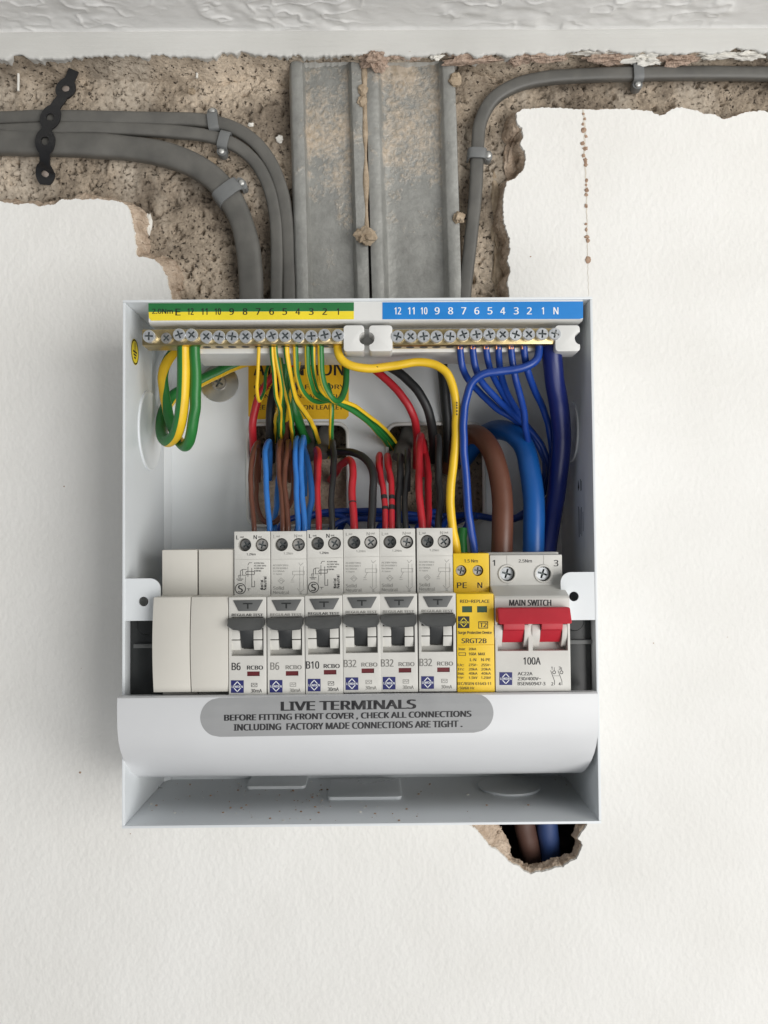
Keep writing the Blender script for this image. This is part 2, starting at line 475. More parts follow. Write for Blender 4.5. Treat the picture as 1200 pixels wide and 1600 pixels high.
def block_material():
    m, nt, b, ln = node_mat('clinker_block')
    tc = N(nt, 'ShaderNodeTexCoord')
    big = N(nt, 'ShaderNodeTexNoise', Scale=15.0, Detail=7.0, Roughness=0.62); ln.new(tc.outputs['Object'], big.inputs['Vector'])
    base = ramp(nt, [(0.40, (0.20, 0.165, 0.13)), (0.5, (0.40, 0.335, 0.265)), (0.60, (0.60, 0.51, 0.41))]); ln.new(big.outputs['Fac'], base.inputs['Fac'])
    gv = N(nt, 'ShaderNodeTexVoronoi', Scale=1000.0); ln.new(tc.outputs['Object'], gv.inputs['Vector'])
    gr = ramp(nt, [(0.0, (0.74, 0.71, 0.68)), (0.5, (1.0, 0.99, 0.97)), (1.0, (1.22, 1.19, 1.14))])
    sep = N(nt, 'ShaderNodeSeparateColor'); ln.new(gv.outputs['Color'], sep.inputs['Color']); ln.new(sep.outputs[0], gr.inputs['Fac'])
    mx = N(nt, 'ShaderNodeMix', data_type='RGBA', blend_type='MULTIPLY'); mx.inputs[0].default_value = 0.7
    ln.new(base.outputs['Color'], mx.inputs[6]); ln.new(gr.outputs['Color'], mx.inputs[7])
    pn = N(nt, 'ShaderNodeTexNoise', Scale=430.0, Detail=3.0, Roughness=0.6); ln.new(tc.outputs['Object'], pn.inputs['Vector'])
    pr = ramp(nt, [(0.30, (0.0, 0.0, 0.0)), (0.40, (1, 1, 1))]); ln.new(pn.outputs['Fac'], pr.inputs['Fac'])
    mx2 = N(nt, 'ShaderNodeMix', data_type='RGBA', blend_type='MIX')
    mx2.inputs[6].default_value = (0.085, 0.07, 0.056, 1)
    ln.new(pr.outputs['Color'], mx2.inputs[0]); ln.new(mx.outputs[2], mx2.inputs[7])
    sm = N(nt, 'ShaderNodeTexNoise', Scale=16.0, Detail=6.0, Roughness=0.65); smp = N(nt, 'ShaderNodeMapping'); smp.inputs['Scale'].default_value = (1.5, 1, 0.7)
    ln.new(tc.outputs['Object'], smp.inputs['Vector']); ln.new(smp.outputs['Vector'], sm.inputs['Vector'])
    smr = ramp(nt, [(0.50, (0, 0, 0)), (0.62, (0.9, 0.9, 0.9))]); ln.new(sm.outputs['Fac'], smr.inputs['Fac'])
    smc = ramp(nt, [(0.3, (0.40, 0.335, 0.265)), (0.7, (0.60, 0.53, 0.44))]); ln.new(pn.outputs['Fac'], smc.inputs['Fac'])
    mx3 = N(nt, 'ShaderNodeMix', data_type='RGBA'); ln.new(smr.outputs['Color'], mx3.inputs[0]); ln.new(mx2.outputs[2], mx3.inputs[6]); ln.new(smc.outputs['Color'], mx3.inputs[7])
    ln.new(mx3.outputs[2], b.inputs['Base Color'])
    b.inputs['Roughness'].default_value = 0.95; b.inputs['Specular IOR Level'].default_value = 0.12
    n1 = N(nt, 'ShaderNodeTexNoise', Scale=700.0, Detail=4.0, Roughness=0.7); ln.new(tc.outputs['Object'], n1.inputs['Vector'])
    b1 = N(nt, 'ShaderNodeBump', Strength=1.0, Distance=0.0009); ln.new(n1.outputs['Fac'], b1.inputs['Height'])
    b2 = N(nt, 'ShaderNodeBump', Strength=1.0, Distance=0.0016); ln.new(pr.outputs['Color'], b2.inputs['Height'])
    ln.new(b1.outputs['Normal'], b2.inputs['Normal']); ln.new(b2.outputs['Normal'], b.inputs['Normal'])
    return m
M['block'] = block_material()

def vnoise(X, Z, scale, seed):
    """smooth value noise on numpy grids, wavelength = scale mm"""
    g = np.random.default_rng(seed).random((257, 257))
    x = X / scale + 500; z = Z / scale + 500
    xi = np.floor(x).astype(int); zi = np.floor(z).astype(int)
    fx = x - xi; fz = z - zi
    fx = fx * fx * (3 - 2 * fx); fz = fz * fz * (3 - 2 * fz)
    a = g[xi % 257, zi % 257]; b_ = g[(xi + 1) % 257, zi % 257]; c = g[xi % 257, (zi + 1) % 257]; d = g[(xi + 1) % 257, (zi + 1) % 257]
    return (a * (1 - fx) + b_ * fx) * (1 - fz) + (c * (1 - fx) + d * fx) * fz - 0.5
def fbm(X, Z, scale, seed, octv=4, gain=0.55):
    o = 0; amp = 1.0
    for k in range(octv):
        o = o + amp * vnoise(X, Z, scale / (1.93 ** k), seed + k); amp *= gain
    return o
def grid_obj(name, xs, zs, co, m, parent=None):
    """co: array (len(zs), len(xs), 3) in mm"""
    nz, nx = len(zs), len(xs)
    me = bpy.data.meshes.new(name)
    idx = np.arange(nz * nx).reshape(nz, nx)
    q = np.stack([idx[:-1, :-1], idx[:-1, 1:], idx[1:, 1:], idx[1:, :-1]], -1).reshape(-1, 4)
    me.vertices.add(nz * nx); me.vertices.foreach_set('co', (co.reshape(-1) * U).astype(np.float32))
    me.loops.add(q.size); me.loops.foreach_set('vertex_index', q.reshape(-1).astype(np.int32))
    me.polygons.add(len(q)); me.polygons.foreach_set('loop_start', np.arange(0, q.size, 4, dtype=np.int32))
    me.update(calc_edges=True); me.polygons.foreach_set('use_smooth', np.ones(len(q), bool))
    me.materials.append(m); me.validate()
    return link(name, me, parent)

# ---- blockwork behind the plaster
BY = 14.0
z_top = P(600, 60, BY).z
xs = np.concatenate([np.arange(-520, -250, 8.0), np.arange(-250, 260, 0.8), np.arange(260, 521, 8.0)])
zs = np.concatenate([np.arange(-260, 0, 12.0), np.arange(0, 120, 1.6), np.arange(120, z_top + 12, 0.8)])
X, Z = np.meshgrid(xs, zs)
Y = BY + 2.6 * fbm(X, Z, 34, 3) + 1.2 * fbm(X, Z, 5.0, 11, 4, 0.75)
pit = fbm(X, Z, 3.4, 40, 3, 0.6)
Y += np.clip(pit - 0.30, 0, 1) * 12.0
lump = fbm(X, Z, 8.0, 60, 2, 0.5)
Y -= np.clip(lump - 0.32, 0, 1) * 7.0
# courses of the blocks: a mortar bed that stands a little back
co = np.stack([X, Y, Z], -1)
block = tagp(grid_obj('blockwork', xs, zs, co, M['block']), 'rough brown clinker blockwork bared by the cut plaster', kind='structure')

# ---- the painted plaster: white face with a broken brown edge
def resample(pts, step):
    out = []
    for a, b_ in zip(pts, pts[1:]):
        n = max(1, int((b_ - a).length / step))
        out += [a.lerp(b_, i / n) for i in range(n)]
    out.append(pts[-1]); return out
chase_px = [(-60, 316), (0, 315), (28, 320), (45, 316), (60, 322), (80, 321), (97, 311), (120, 312), (150, 311), (170, 312), (190, 316), (203, 328), (207, 350),
            (210, 372), (212, 392), (216, 401), (240, 405), (252, 416), (259, 432), (264, 450), (270, 478), (282, 520), (300, 560), (320, 640), (345, 760), (352, 850),
            (560, 865), (800, 850), (806, 700), (808, 560), (797, 480), (796, 455), (793, 440), (798, 424), (793, 408), (798, 388), (795, 370), (788, 350), (787, 325), (786, 310), (790, 290), (793, 284),
            (806, 278), (817, 266), (822, 250), (820, 236), (813, 226), (818, 212), (816, 200), (808, 192), (807, 176), (816, 171), (850, 168), (880, 169), (905, 171),
            (930, 171), (965, 170), (1000, 172), (1018, 174), (1030, 180), (1040, 179), (1050, 170), (1066, 167), (1085, 173), (1110, 178), (1130, 185), (1145, 184), (1160, 176), (1185, 173), (1215, 176), (1260, 174)]
cp = [P(x, y, 0) for x, y in chase_px]
cp = [Vector((-520, 0, cp[0].z + 3))] + cp + [Vector((520, 0, cp[-1].z - 2))]
cp = resample(cp, 0.6)
def jag(pts, amp, seed, lo=6.0):
    out = []; s = 0
    for i, p in enumerate(pts):
        a = pts[max(i - 2, 0)]; b_ = pts[min(i + 2, len(pts) - 1)]
        t = (b_ - a).normalized(); nrm = Vector((-t.z, 0, t.x))
        if i: s += (p - pts[i - 1]).length
        k = noise.noise(Vector((s / lo, seed, 0))) * 0.7 + noise.noise(Vector((s / (lo * 0.36), seed + 9, 0))) * 0.5 + noise.noise(Vector((s / (lo * 0.14), seed + 19, 0))) * 0.38
        out.append(p + nrm * amp * k)
    return out
edge = jag(cp, 1.3, 3.0)
hole_px = [(742, 1294), (752, 1306), (764, 1321), (778, 1330), (788, 1338), (793, 1345), (803, 1351), (812, 1355), (818, 1361), (828, 1365), (840, 1363), (852, 1362), (866, 1356), (880, 1355), (890, 1347), (901, 1342),
           (908, 1328), (911, 1320), (903, 1311), (910, 1300), (918, 1289), (914, 1272), (890, 1262), (840, 1258), (790, 1262), (728, 1276), (731, 1288)]
hp = [P(x, y, 0) for x, y in hole_px]
hp = resample(hp + [hp[0]], 0.6)[:-1]
hole = jag(hp, 0.8, 8.0, 4.0)
zbot = -520.0
outer = [(p.x, p.z) for p in edge] + [(520, zbot), (-520, zbot)]
hl = [(p.x, p.z) for p in hole]
tris = geometry.tessellate_polygon([[Vector((p[0], p[1], 0)) for p in outer], [Vector((p[0], p[1], 0)) for p in hl]])
allp = outer + hl
wall = tagp(mesh_obj('wall', [(p[0], 0, p[1]) for p in allp], [tuple(t) for t in tris], M['wall_paint'], None, False),
            'white painted plaster wall with roller stipple around the fuse box', kind='structure')
# keep the painted face looking at the room
if sum(p.normal.y for p in wall.data.polygons) > 0: wall.data.flip_normals()

def broken_edge(name, loop, inward, widths, closed, depth, seed, m):
    """rows of ragged plaster falling back from the white edge to the block; widths(i) in mm"""
    n = len(loop); rows = 7
    verts = []; faces = []; mi = []
    s = 0
    for r in range(rows + 1):
        f = r / rows
        for i, p in enumerate(loop):
            a = loop[(i - 4) % n] if closed else loop[max(i - 4, 0)]; b_ = loop[(i + 4) % n] if closed else loop[min(i + 4, n - 1)]
            t = (b_ - a).normalized(); nrm = Vector((-t.z, 0, t.x)) * inward
            w = widths(i)
            if r == 0: q = p.copy()
            elif r == 1: q = p + nrm * (0.25 + 0.5 * abs(noise.noise(p * 0.4))) + Vector((0, 1.3, 0))
            else:
                g = (r - 1) / (rows - 1)
                jit = noise.noise_vector(p * 0.22 + Vector((0, r * 1.7, seed))) * 1.0 + noise.noise_vector(p * 0.75 + Vector((0, r * 2.3, seed))) * 0.95 + noise.noise_vector(p * 1.9 + Vector((0, r * 3.1, seed))) * 0.45
                q = p + nrm * (0.6 + w * g ** 0.85) + Vector((0, 1.3 + (depth - 1.3) * g ** 1.4, 0)) + jit * min(1, g * 2.2) * min(1.0, 0.5 + w / 8)
                q.y = max(q.y, 0.8)
            verts.append(q)
    cnt = n if closed else n - 1
    for r in range(rows):
        for i in range(cnt):
            j = (i + 1) % n
            faces.append((r * n + i, r * n + j, (r + 1) * n + j, (r + 1) * n + i)); mi.append(0 if r == 0 else 1)
    return mesh_obj(name, verts, faces, [M['skim'], m], wall, True, mi, 80)
def chase_w(i):
    p = edge[i]
    return 1.6 + 6.0 * max(0, noise.noise(Vector((p.x / 11, p.z / 11, 4)))+0.25) + (2.5 if p.x < -110 and p.z > 150 else 0)
# which side of the cut is the bare block: the loop runs left to right, so the block lies to its left (above)
tt = (edge[12] - edge[4]).normalized()
SGN = 1.0 if Vector((-tt.z, 0, tt.x)).z > 0 else -1.0
broken_edge('broken_edge', edge, SGN, chase_w, False, 15.0, 1.0, M['broken'])
area = sum(hl[i][0] * hl[(i + 1) % len(hl)][1] - hl[(i + 1) % len(hl)][0] * hl[i][1] for i in range(len(hl)))
def hole_w(i):
    x = hole[i].x
    xl = P(745, 1310, 0).x; xr = P(800, 1330, 0).x
    return 1.6 + 1.4 * noise.noise(hole[i] * 0.3) + (9.0 if x < xl + 8 else max(0, 9.0 * (xr - x) / (xr - xl - 8)))
broken_edge('broken_edge', hole, 1.0 if area > 0 else -1.0, hole_w, True, 7.5, 5.0, M['broken'])
# the void behind the small hole
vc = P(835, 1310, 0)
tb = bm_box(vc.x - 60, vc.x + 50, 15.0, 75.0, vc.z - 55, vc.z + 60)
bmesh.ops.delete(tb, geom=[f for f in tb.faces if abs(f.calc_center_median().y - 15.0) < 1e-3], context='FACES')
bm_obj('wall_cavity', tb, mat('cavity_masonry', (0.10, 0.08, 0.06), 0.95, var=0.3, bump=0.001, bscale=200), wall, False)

# a skin of brown backing plaster left behind the box
rm = bm_box(P(380, 800, 6).x, P(548, 800, 6).x, 5.0, 12.0, P(460, 850, 6).z, P(460, 716, 6).z)
bmesh.ops.subdivide_edges(rm, edges=rm.edges[:], cuts=40, use_grid_fill=True)
for v in rm.verts: v.co += noise.noise_vector(v.co * 0.12) * 2.0 + noise.noise_vector(v.co * 0.5) * 0.5
bm_obj('plaster_remnant', rm, M['broken'], wall)
# blockwork must not close that void: open it there
bmb = bmesh.new(); bmb.from_mesh(block.data)
bmesh.ops.delete(bmb, geom=[v for v in bmb.verts if abs(v.co.x / U - vc.x) < 42 and abs(v.co.z / U - vc.z) < 40], context='VERTS')
bmb.to_mesh(block.data); bmb.free()

# ---- the hairline crack with crumbs right of the box
crack = [P(x, y, 0) for x, y in [(911, 172), (914, 200), (913, 240), (916, 290), (917, 340), (918, 400), (919, 440), (920, 463)]]
crack = jag(resample(crack, 0.8), 0.5, 2.0, 3.0)
cv = []; cf = []
for i, p in enumerate(crack):
    w = 0.55 * (1 - i / len(crack)) + 0.10
    cv += [p + Vector((-w, -0.05, 0)), p + Vector((0, -0.18, 0)), p + Vector((w, -0.05, 0))]
    if i: k = 3 * i; cf += [(k - 3, k, k + 1, k - 2), (k - 2, k + 1, k + 2, k - 1)]
mesh_obj('crack', cv, cf, mat('crack_filler', (0.62, 0.58, 0.51), 0.9, var=0.12, vscale=200), wall)
def lump_mesh(r, sx, sy, sz, seed, sub=2, rough=0.35):
    bm = bmesh.new(); bmesh.ops.create_icosphere(bm, subdivisions=sub, radius=1.0)
    for v in bm.verts:
        d = v.co.normalized()
        k = 1 + rough * noise.noise(d * 1.6 + Vector((seed, 0, 0))) + rough * 0.6 * noise.noise(d * 4 + Vector((0, seed, 0)))
        k *= 1 - 0.12 * max(0, noise.noise(d * 2.2 + Vector((0, 0, seed))))
        v.co = Vector((d.x * k * r * sx, d.y * k * r * sy, d.z * k * r * sz))
    return bm
def lumpo(name, px, py, Yc, r, m, parent, sx=1, sy=1, sz=1, sub=2, rough=0.35, angle=28):
    bm = lump_mesh(r, sx, sy, sz, random.random() * 90, sub, rough)
    c = P(px, py, Yc); bmesh.ops.translate(bm, verts=bm.verts, vec=c)
    return bm_obj(name, bm, m, parent, True, angle)
M['crumb'] = mat('crumb_brown', (0.30, 0.19, 0.13), 0.95, vscale=300, col2=(0.45, 0.32, 0.23), bump=0.0004, bscale=900)
for (x, y, r) in [(912, 178, .9), (914, 186, 1.1), (912, 194, .9), (913, 203, 1.2), (914, 213, 1.0), (912, 224, 1.3), (914, 232, 1.4), (913, 243, 1.0), (915, 251, 1.2), (915, 258, .9),
                  (915, 282, 1.0), (916, 289, .8), (916, 297, 1.2), (916, 304, .8), (917, 322, .8), (916, 350, .9), (917, 359, 1.1), (918, 370, 1.4), (918, 376, .9), (919, 406, 1.4)]:
    lumpo('crumb', x + random.uniform(-1.5, 1.5), y, -0.1, r * random.uniform(0.9, 1.35), M['crumb'], wall, random.uniform(.7, 1.1), 0.55, random.uniform(.8, 1.4), 2, 0.55)
for (x, y, r) in [(829, 401, .55), (100, 760, .5), (125, 1207, .8), (1021, 1005, .4)]:
    lumpo('speck', x, y, -0.02, r, M['crumb'], wall, 1, 0.4, 0.8, 1)

for i in range(12):
    lumpo('speck', random.uniform(5, 1195), random.uniform(330, 1590), -0.02, random.choice((0.18, 0.22, 0.3, 0.45)), M['crumb'] if i % 3 else M['skim'], wall, random.uniform(.6, 1.6), 0.4, random.uniform(.6, 1.3), 1)
# ---- ceiling with swirled texture, and the painted strip under it
SY = -5.0
zc = P(600, 47, SY).z                         # ceiling height
zt = P(600, 84, SY).z                         # underside of the strip
xs = np.concatenate([np.arange(-520, -260, 10.0), np.arange(-260, 262, 0.7), np.arange(270, 521, 10.0)])
ys = np.concatenate([np.arange(-5, -62, -0.6), np.arange(-62, -420, -9.0)])
X, Yc = np.meshgrid(xs, ys)
wx = X + 5 * fbm(X, Yc * 1.0, 14, 91); wy = Yc + 4 * fbm(X, Yc, 12, 97)
rid = 1 - np.abs(fbm(wx * 0.62, wy, 8.0, 70, 2, 0.45)) * 4.4
rid = np.clip(rid, 0, 1) ** 2
soft = fbm(X * 0.7, Yc, 7, 80, 2, 0.4)
fade = np.clip((-5.0 - Yc) / 3.0, 0, 1)
amp = np.clip(0.45 + 1.6 * fbm(X, Yc, 22, 120, 2), 0.15, 1.0)
Zc = zc - fade * (0.85 * rid * amp + 1.9 * soft * amp) - (1 - fade) * 0.9
ceil = grid_obj('ceiling', xs, ys, np.stack([X, Yc, Zc], -1), M['ceiling_paint'])
tagp(ceil, 'white textured ceiling along the top of the picture', kind='structure')
# strip: front face leaning a little, brushed paint, ragged lower edge
xs2 = np.concatenate([np.arange(-520, -260, 10.0), np.arange(-260, 262, 0.8), np.arange(270, 521, 10.0)])
prof = [(SY + 0.2, zc + 1.0), (SY - 0.9, zc - 0.5), (SY - 1.2, zc - 1.2), (SY - 0.5, zc - 2.0), (SY - 0.1, zc - 3.2), (SY + 0.1, zc - 5.2), (SY + 0.4, zc - 7.5), (SY + 0.7, zt + 2.6), (SY + 0.8, zt + 1.0), (SY + 1.2, zt), (SY + 4.0, zt + 0.8), (SY + 12, zt + 1.6), (18, zt + 1.6)]
rows = np.arange(len(prof))
yy = np.array([p[0] for p in prof])[:, None] + np.zeros((1, len(xs2))); zz = np.array([p[1] for p in prof])[:, None] + np.zeros((1, len(xs2)))
XX = np.zeros_like(yy) + xs2[None, :]
yy += 0.35 * fbm(XX * 0.25, zz * 2.0, 9, 130, 3)
rag = 2.0 * fbm(XX, zz * 0, 10, 140, 5, 0.75) - 0.4
bite = np.zeros_like(XX)
for x0, x1, d in ((335, 405, 3.4), (690, 760, 1.6), (880, 1010, 1.3), (1100, 1190, 1.8), (560, 600, 1.2)):
    a = P(x0, 85, SY).x; b_ = P(x1, 85, SY).x
    bite += d * np.clip(1 - np.abs((XX - (a + b_) / 2) / ((b_ - a) / 2)), 0, 1) ** 0.6 * (1 + 0.7 * fbm(XX, XX * 0, 5, 150, 3))
wgt = np.clip((rows - 6) / 3.0, 0, 1)[:, None]
zz += wgt * (rag + bite)
strip = grid_obj('ceiling_trim', xs2, rows, np.stack([XX, yy, zz], -1), paint_material('trim_paint', (0.56, 0.555, 0.53), (0.64, 0.635, 0.61), 0.00025, (0.10, 1, 2.2)))
tagp(strip, 'pale grey brushed paint strip where ceiling meets wall', kind='structure')

# render torn off under the strip, falling back to the blocks
fr_ = np.linspace(0, 1, 22)
Xr = np.zeros((22, len(xs2))) + xs2[None, :]; Fr = np.zeros_like(Xr) + fr_[:, None]
sa, sb = P(452, 95, 5).x, P(716, 95, 5).x
on_steel = np.clip(np.minimum(Xr - sa, sb - Xr) / 2.0 + 0.5, 0, 1)
drop = (5.0 + 6 * fbm(Xr, Xr * 0, 30, 210, 3)) * (1 - on_steel) + 0.6 * on_steel
endy = 15.5 * (1 - on_steel) + 3.2 * on_steel
Yr = (SY + 2.2) + (endy - SY - 2.2) * Fr ** 0.75 + (1.6 * fbm(Xr, Fr * 14, 6, 220, 4, 0.7) + 1.0 * fbm(Xr, Fr * 14, 20, 230)) * np.clip(Fr * 4, 0, 1) * (1 - 0.7 * on_steel)
Zr = zt + 1.3 - (drop + 1.0) * Fr + 1.1 * fbm(Xr, Fr * 14, 7, 240, 3, 0.7) * np.clip(Fr * 3, 0, 1) + bite.mean(0)[None, :] * 0.9
grid_obj('torn_render', xs2, fr_, np.stack([Xr, Yr, Zr], -1), M['block'], block)
# ---- rubble and torn plaster stuck under the strip
for x0, x1, mm in ((690, 770, 'pink_mortar'), (780, 835, 'pink_mortar'), (920, 985, 'pink_mortar'), (985, 1035, 'skim'), (1030, 1090, 'pink_mortar')):
    lumpo('mortar_lump', (x0 + x1) / 2, 91 + random.uniform(-1, 2), 2, 4.6, M[mm], block, (x1 - x0) / 24, 0.9, 0.75, 4, 0.75)
for (x, y, r, mm, sx, sz) in [(585, 94, 5.5, 'pink_mortar', 1.4, 1.0), (468, 84, 3, 'skim', 2.0, 0.5), (640, 86, 3, 'pink_mortar', 3.2, 0.9), (680, 86, 2.6, 'skim', 1.4, 0.9),
                              (870, 82, 2.2, 'skim', 4.2, 0.45), (930, 83, 2.4, 'skim', 5, 0.5), (1125, 86, 2.6, 'skim', 4.5, 0.55), (1170, 87, 2.6, 'skim', 3.4, 0.7), (1108, 90, 2, 'skim', 2, .5), (850, 90, 2.5, 'pink_mortar', 4.2, 0.8)]:
    lumpo('mortar_lump', x, y, -0.5, r, M[mm], block, sx, 0.9, sz, 4, 0.75)
for x, y, l in ((27, 118, 11), (116, 105, 9), (306, 100, 10)):
    a = P(x, y - l * 2.2, 10); b_ = P(x + 1.5, y + l * 2.2, 10)
    tube('plaster_drip', [a, a.lerp(b_, .5) + Vector((.6, -.5, 0)), b_], 0.8, M['skim'], block, 8, wobble=0.5)
# smears of old mortar and pale stones on the block
for (x, y, r, mm, sx, sz) in [(232, 350, 3, 'skim', .7, 2), (398, 101, 3, 'skim', 1.2, .8), (437, 217, 2.3, 'skim', 1, 1), (415, 254, 1.4, 'skim', 1, 1), (392, 195, 1.6, 'skim', 1, .8), (330, 250, 2.2, 'mortar', 1.3, 1), (300, 143, 2.2, 'mortar', 1, 1), (381, 216, 1.5, 'mortar', 1, 1),
                              (775, 330, 4.5, 'mortar', .8, 4.5), (780, 420, 3.5, 'mortar', 1.0, 5), (805, 250, 6.5, 'broken', 1.0, 2.2), (716, 400, 3, 'mortar', .7, 6)]:
    lumpo('mortar_lump', x, y, 13.5, r, M[mm], block, sx, 0.5, sz, 3, 0.5)

# ---- two galvanised steel sections standing side by side behind the box
def steel_material():
    m, nt, b, ln = node_mat('galvanised_steel')
    tc = N(nt, 'ShaderNodeTexCoord')
    n1 = N(nt, 'ShaderNodeTexNoise', Scale=90.0, Detail=6.0, Roughness=0.7); ln.new(tc.outputs['Object'], n1.inputs['Vector'])
    base = ramp(nt, [(0.25, (0.25, 0.25, 0.235)), (0.75, (0.385, 0.385, 0.365))]); ln.new(n1.outputs['Fac'], base.inputs['Fac'])
    n2 = N(nt, 'ShaderNodeTexNoise', Scale=30.0, Detail=7.0, Roughness=0.72); ln.new(tc.outputs['Object'], n2.inputs['Vector'])
    sp = N(nt, 'ShaderNodeSeparateXYZ'); ln.new(tc.outputs['Object'], sp.inputs['Vector'])
    # old mortar clings mostly to the upper half
    mr = N(nt, 'ShaderNodeMapRange'); ln.new(sp.outputs['Z'], mr.inputs['Value'])
    mr.inputs['From Min'].default_value = 0.16; mr.inputs['From Max'].default_value = 0.235; mr.inputs['To Min'].default_value = -0.13; mr.inputs['To Max'].default_value = 0.10
    my = N(nt, 'ShaderNodeMapRange'); ln.new(sp.outputs['Y'], my.inputs['Value'])       # the proud lips were wiped clean, mortar stays in the channel
    my.inputs['From Min'].default_value = 0.0045; my.inputs['From Max'].default_value = 0.009; my.inputs['To Min'].default_value = -0.16; my.inputs['To Max'].default_value = 0.0
    a0 = N(nt, 'ShaderNodeMath', operation='ADD'); ln.new(mr.outputs['Result'], a0.inputs[0]); ln.new(my.outputs['Result'], a0.inputs[1])
    ad = N(nt, 'ShaderNodeMath', operation='ADD'); ln.new(n2.outputs['Fac'], ad.inputs[0]); ln.new(a0.outputs[0], ad.inputs[1])
    n4 = N(nt, 'ShaderNodeTexNoise', Scale=420.0, Detail=3.0); ln.new(tc.outputs['Object'], n4.inputs['Vector'])
    m4 = N(nt, 'ShaderNodeMath', operation='MULTIPLY_ADD'); m4.inputs[1].default_value = 0.35; ln.new(n4.outputs['Fac'], m4.inputs[0]); ln.new(ad.outputs[0], m4.inputs[2])
    msk = ramp(nt, [(0.67, (0, 0, 0)), (0.87, (1, 1, 1))]); ln.new(m4.outputs[0], msk.inputs['Fac'])
    n3 = N(nt, 'ShaderNodeTexNoise', Scale=300.0, Detail=4.0); ln.new(tc.outputs['Object'], n3.inputs['Vector'])
    mc = ramp(nt, [(0.35, (0.38, 0.31, 0.23)), (0.65, (0.55, 0.47, 0.38))]); ln.new(n3.outputs['Fac'], mc.inputs['Fac'])
    mx = N(nt, 'ShaderNodeMix', data_type='RGBA'); ln.new(msk.outputs['Color'], mx.inputs[0]); ln.new(base.outputs['Color'], mx.inputs[6]); ln.new(mc.outputs['Color'], mx.inputs[7])
    ln.new(mx.outputs[2], b.inputs['Base Color'])
    inv = N(nt, 'ShaderNodeMath', operation='MULTIPLY_ADD'); inv.inputs[1].default_value = -0.45; inv.inputs[2].default_value = 0.45; ln.new(msk.outputs['Color'], inv.inputs[0]); ln.new(inv.outputs[0], b.inputs['Metallic'])
    b.inputs['Roughness'].default_value = 0.55
    bp = N(nt, 'ShaderNodeBump', Strength=1.0, Distance=0.0005); ln.new(msk.outputs['Color'], bp.inputs['Height'])
    b2 = N(nt, 'ShaderNodeBump', Strength=1.0, Distance=0.0004); ln.new(n3.outputs['Fac'], b2.inputs['Height'])
    ln.new(bp.outputs['Normal'], b2.inputs['Normal']); ln.new(b2.outputs['Normal'], b.inputs['Normal'])
    return m
M['steel'] = steel_material()
def steel_section(name, prof_px, x_shift, label):
    """folded sheet: prof_px = [(px at y=100, depth)]"""
    zt_ = P(600, 78, 6).z; zb_ = P(600, 600, 6).z
    z100 = P(600, 100, 6).z; z460 = P(600, 460, 6).z
    verts = []; faces = []
    rowsz = np.linspace(zt_, zb_, 40); n = len(prof_px)
    for side, dy in ((0, 0.0), (1, 1.6)):
        for z in rowsz:
            k = (z100 - z) / (z100 - z460)
            for px, d in prof_px:
                verts.append((P(px, 100, d).x + x_shift * k + 0.15 * noise.noise(Vector((px, z / 20, 0))), d + dy + 0.22 * noise.noise(Vector((px / 20, z / 25, 5))), z))
    nr = len(rowsz)
    def idx(s, r, c): return s * nr * n + r * n + c
    for s in (0, 1):
        for r in range(nr - 1):
            for c in range(n - 1):
                q = (idx(s, r, c), idx(s, r, c + 1), idx(s, r + 1, c + 1), idx(s, r + 1, c)); faces.append(q if s == 0 else q[::-1])
    for r in range(nr - 1):
        for c in (0, n - 1): faces.append((idx(0, r, c), idx(0, r + 1, c), idx(1, r + 1, c), idx(1, r, c)))
    o = mesh_obj(name, verts, faces, M['steel'], None, True, None, 50)
    return tagp(o, label, 'steel section', 'galvanised steel sections')
steel_section('steel_section', [(451, 10.5), (453, 4), (456, 2.6), (465, 2.4), (472, 2.8), (474, 4.5), (476.5, 9.5), (479, 10.6), (490, 10.2), (515, 9.8), (538, 9.6), (543, 9.0), (547, 4.6), (549, 3.6), (558, 3.6), (566, 4.0), (569, 11)], 3.0,
              'narrower galvanised steel section beside the three bent grey cables')
steel_section('steel_section', [(570.5, 11), (571.5, 4.2), (577, 3.6), (588, 3.6), (592, 4.6), (596, 9.4), (600, 10.4), (615, 10.0), (650, 9.6), (681, 9.4), (685, 8.6), (690, 3.6), (693, 2.8), (705, 2.8), (710, 3.4), (711, 11)], 2.6,
              'wider galvanised steel section with mortar smears next to the single grey cable')
for i in range(14):
    y = 98 + i * 20 + random.uniform(-4, 4)
    lumpo('mortar_lump', 568.5 + (y - 100) * 0.012 + random.uniform(-.6, .6), y, 6.2, 2.0 if y > 160 else 2.6, M['mortar' if i % 3 else 'pink_mortar'], block, 0.72, 0.8, 4.4, 3, 0.4)
tube('mortar_seam', [P(568.8, 92, 4.6), P(570, 180, 4.6), P(571.6, 280, 4.6), P(573, 375, 4.6)], 1.5, M['mortar'], block, 10, None, 0, 0.8, wobble=0.7)
lumpo('mortar_lump', 571, 369, 0.5, 5.4, M['mortar'], block, 1.15, 0.8, 1.05, 3, 0.5, 20)
lumpo('mortar_lump', 567, 141, 3.5, 3.0, M['mortar'], block, 1, .7, 1.2, 3, 0.3)
lumpo('mortar_lump', 566, 158, 3.5, 2.8, M['mortar'], block, 1, .7, 1.2, 3, 0.3)
lumpo('mortar_lump', 711, 125, 3, 4.0, M['mortar'], block, 1, .8, 1.15, 3, 0.3, 20)
lumpo('mortar_lump', 717, 340, 2, 3.5, M['mortar'], block, 1, 1, 1, 3, 0.35, 20)

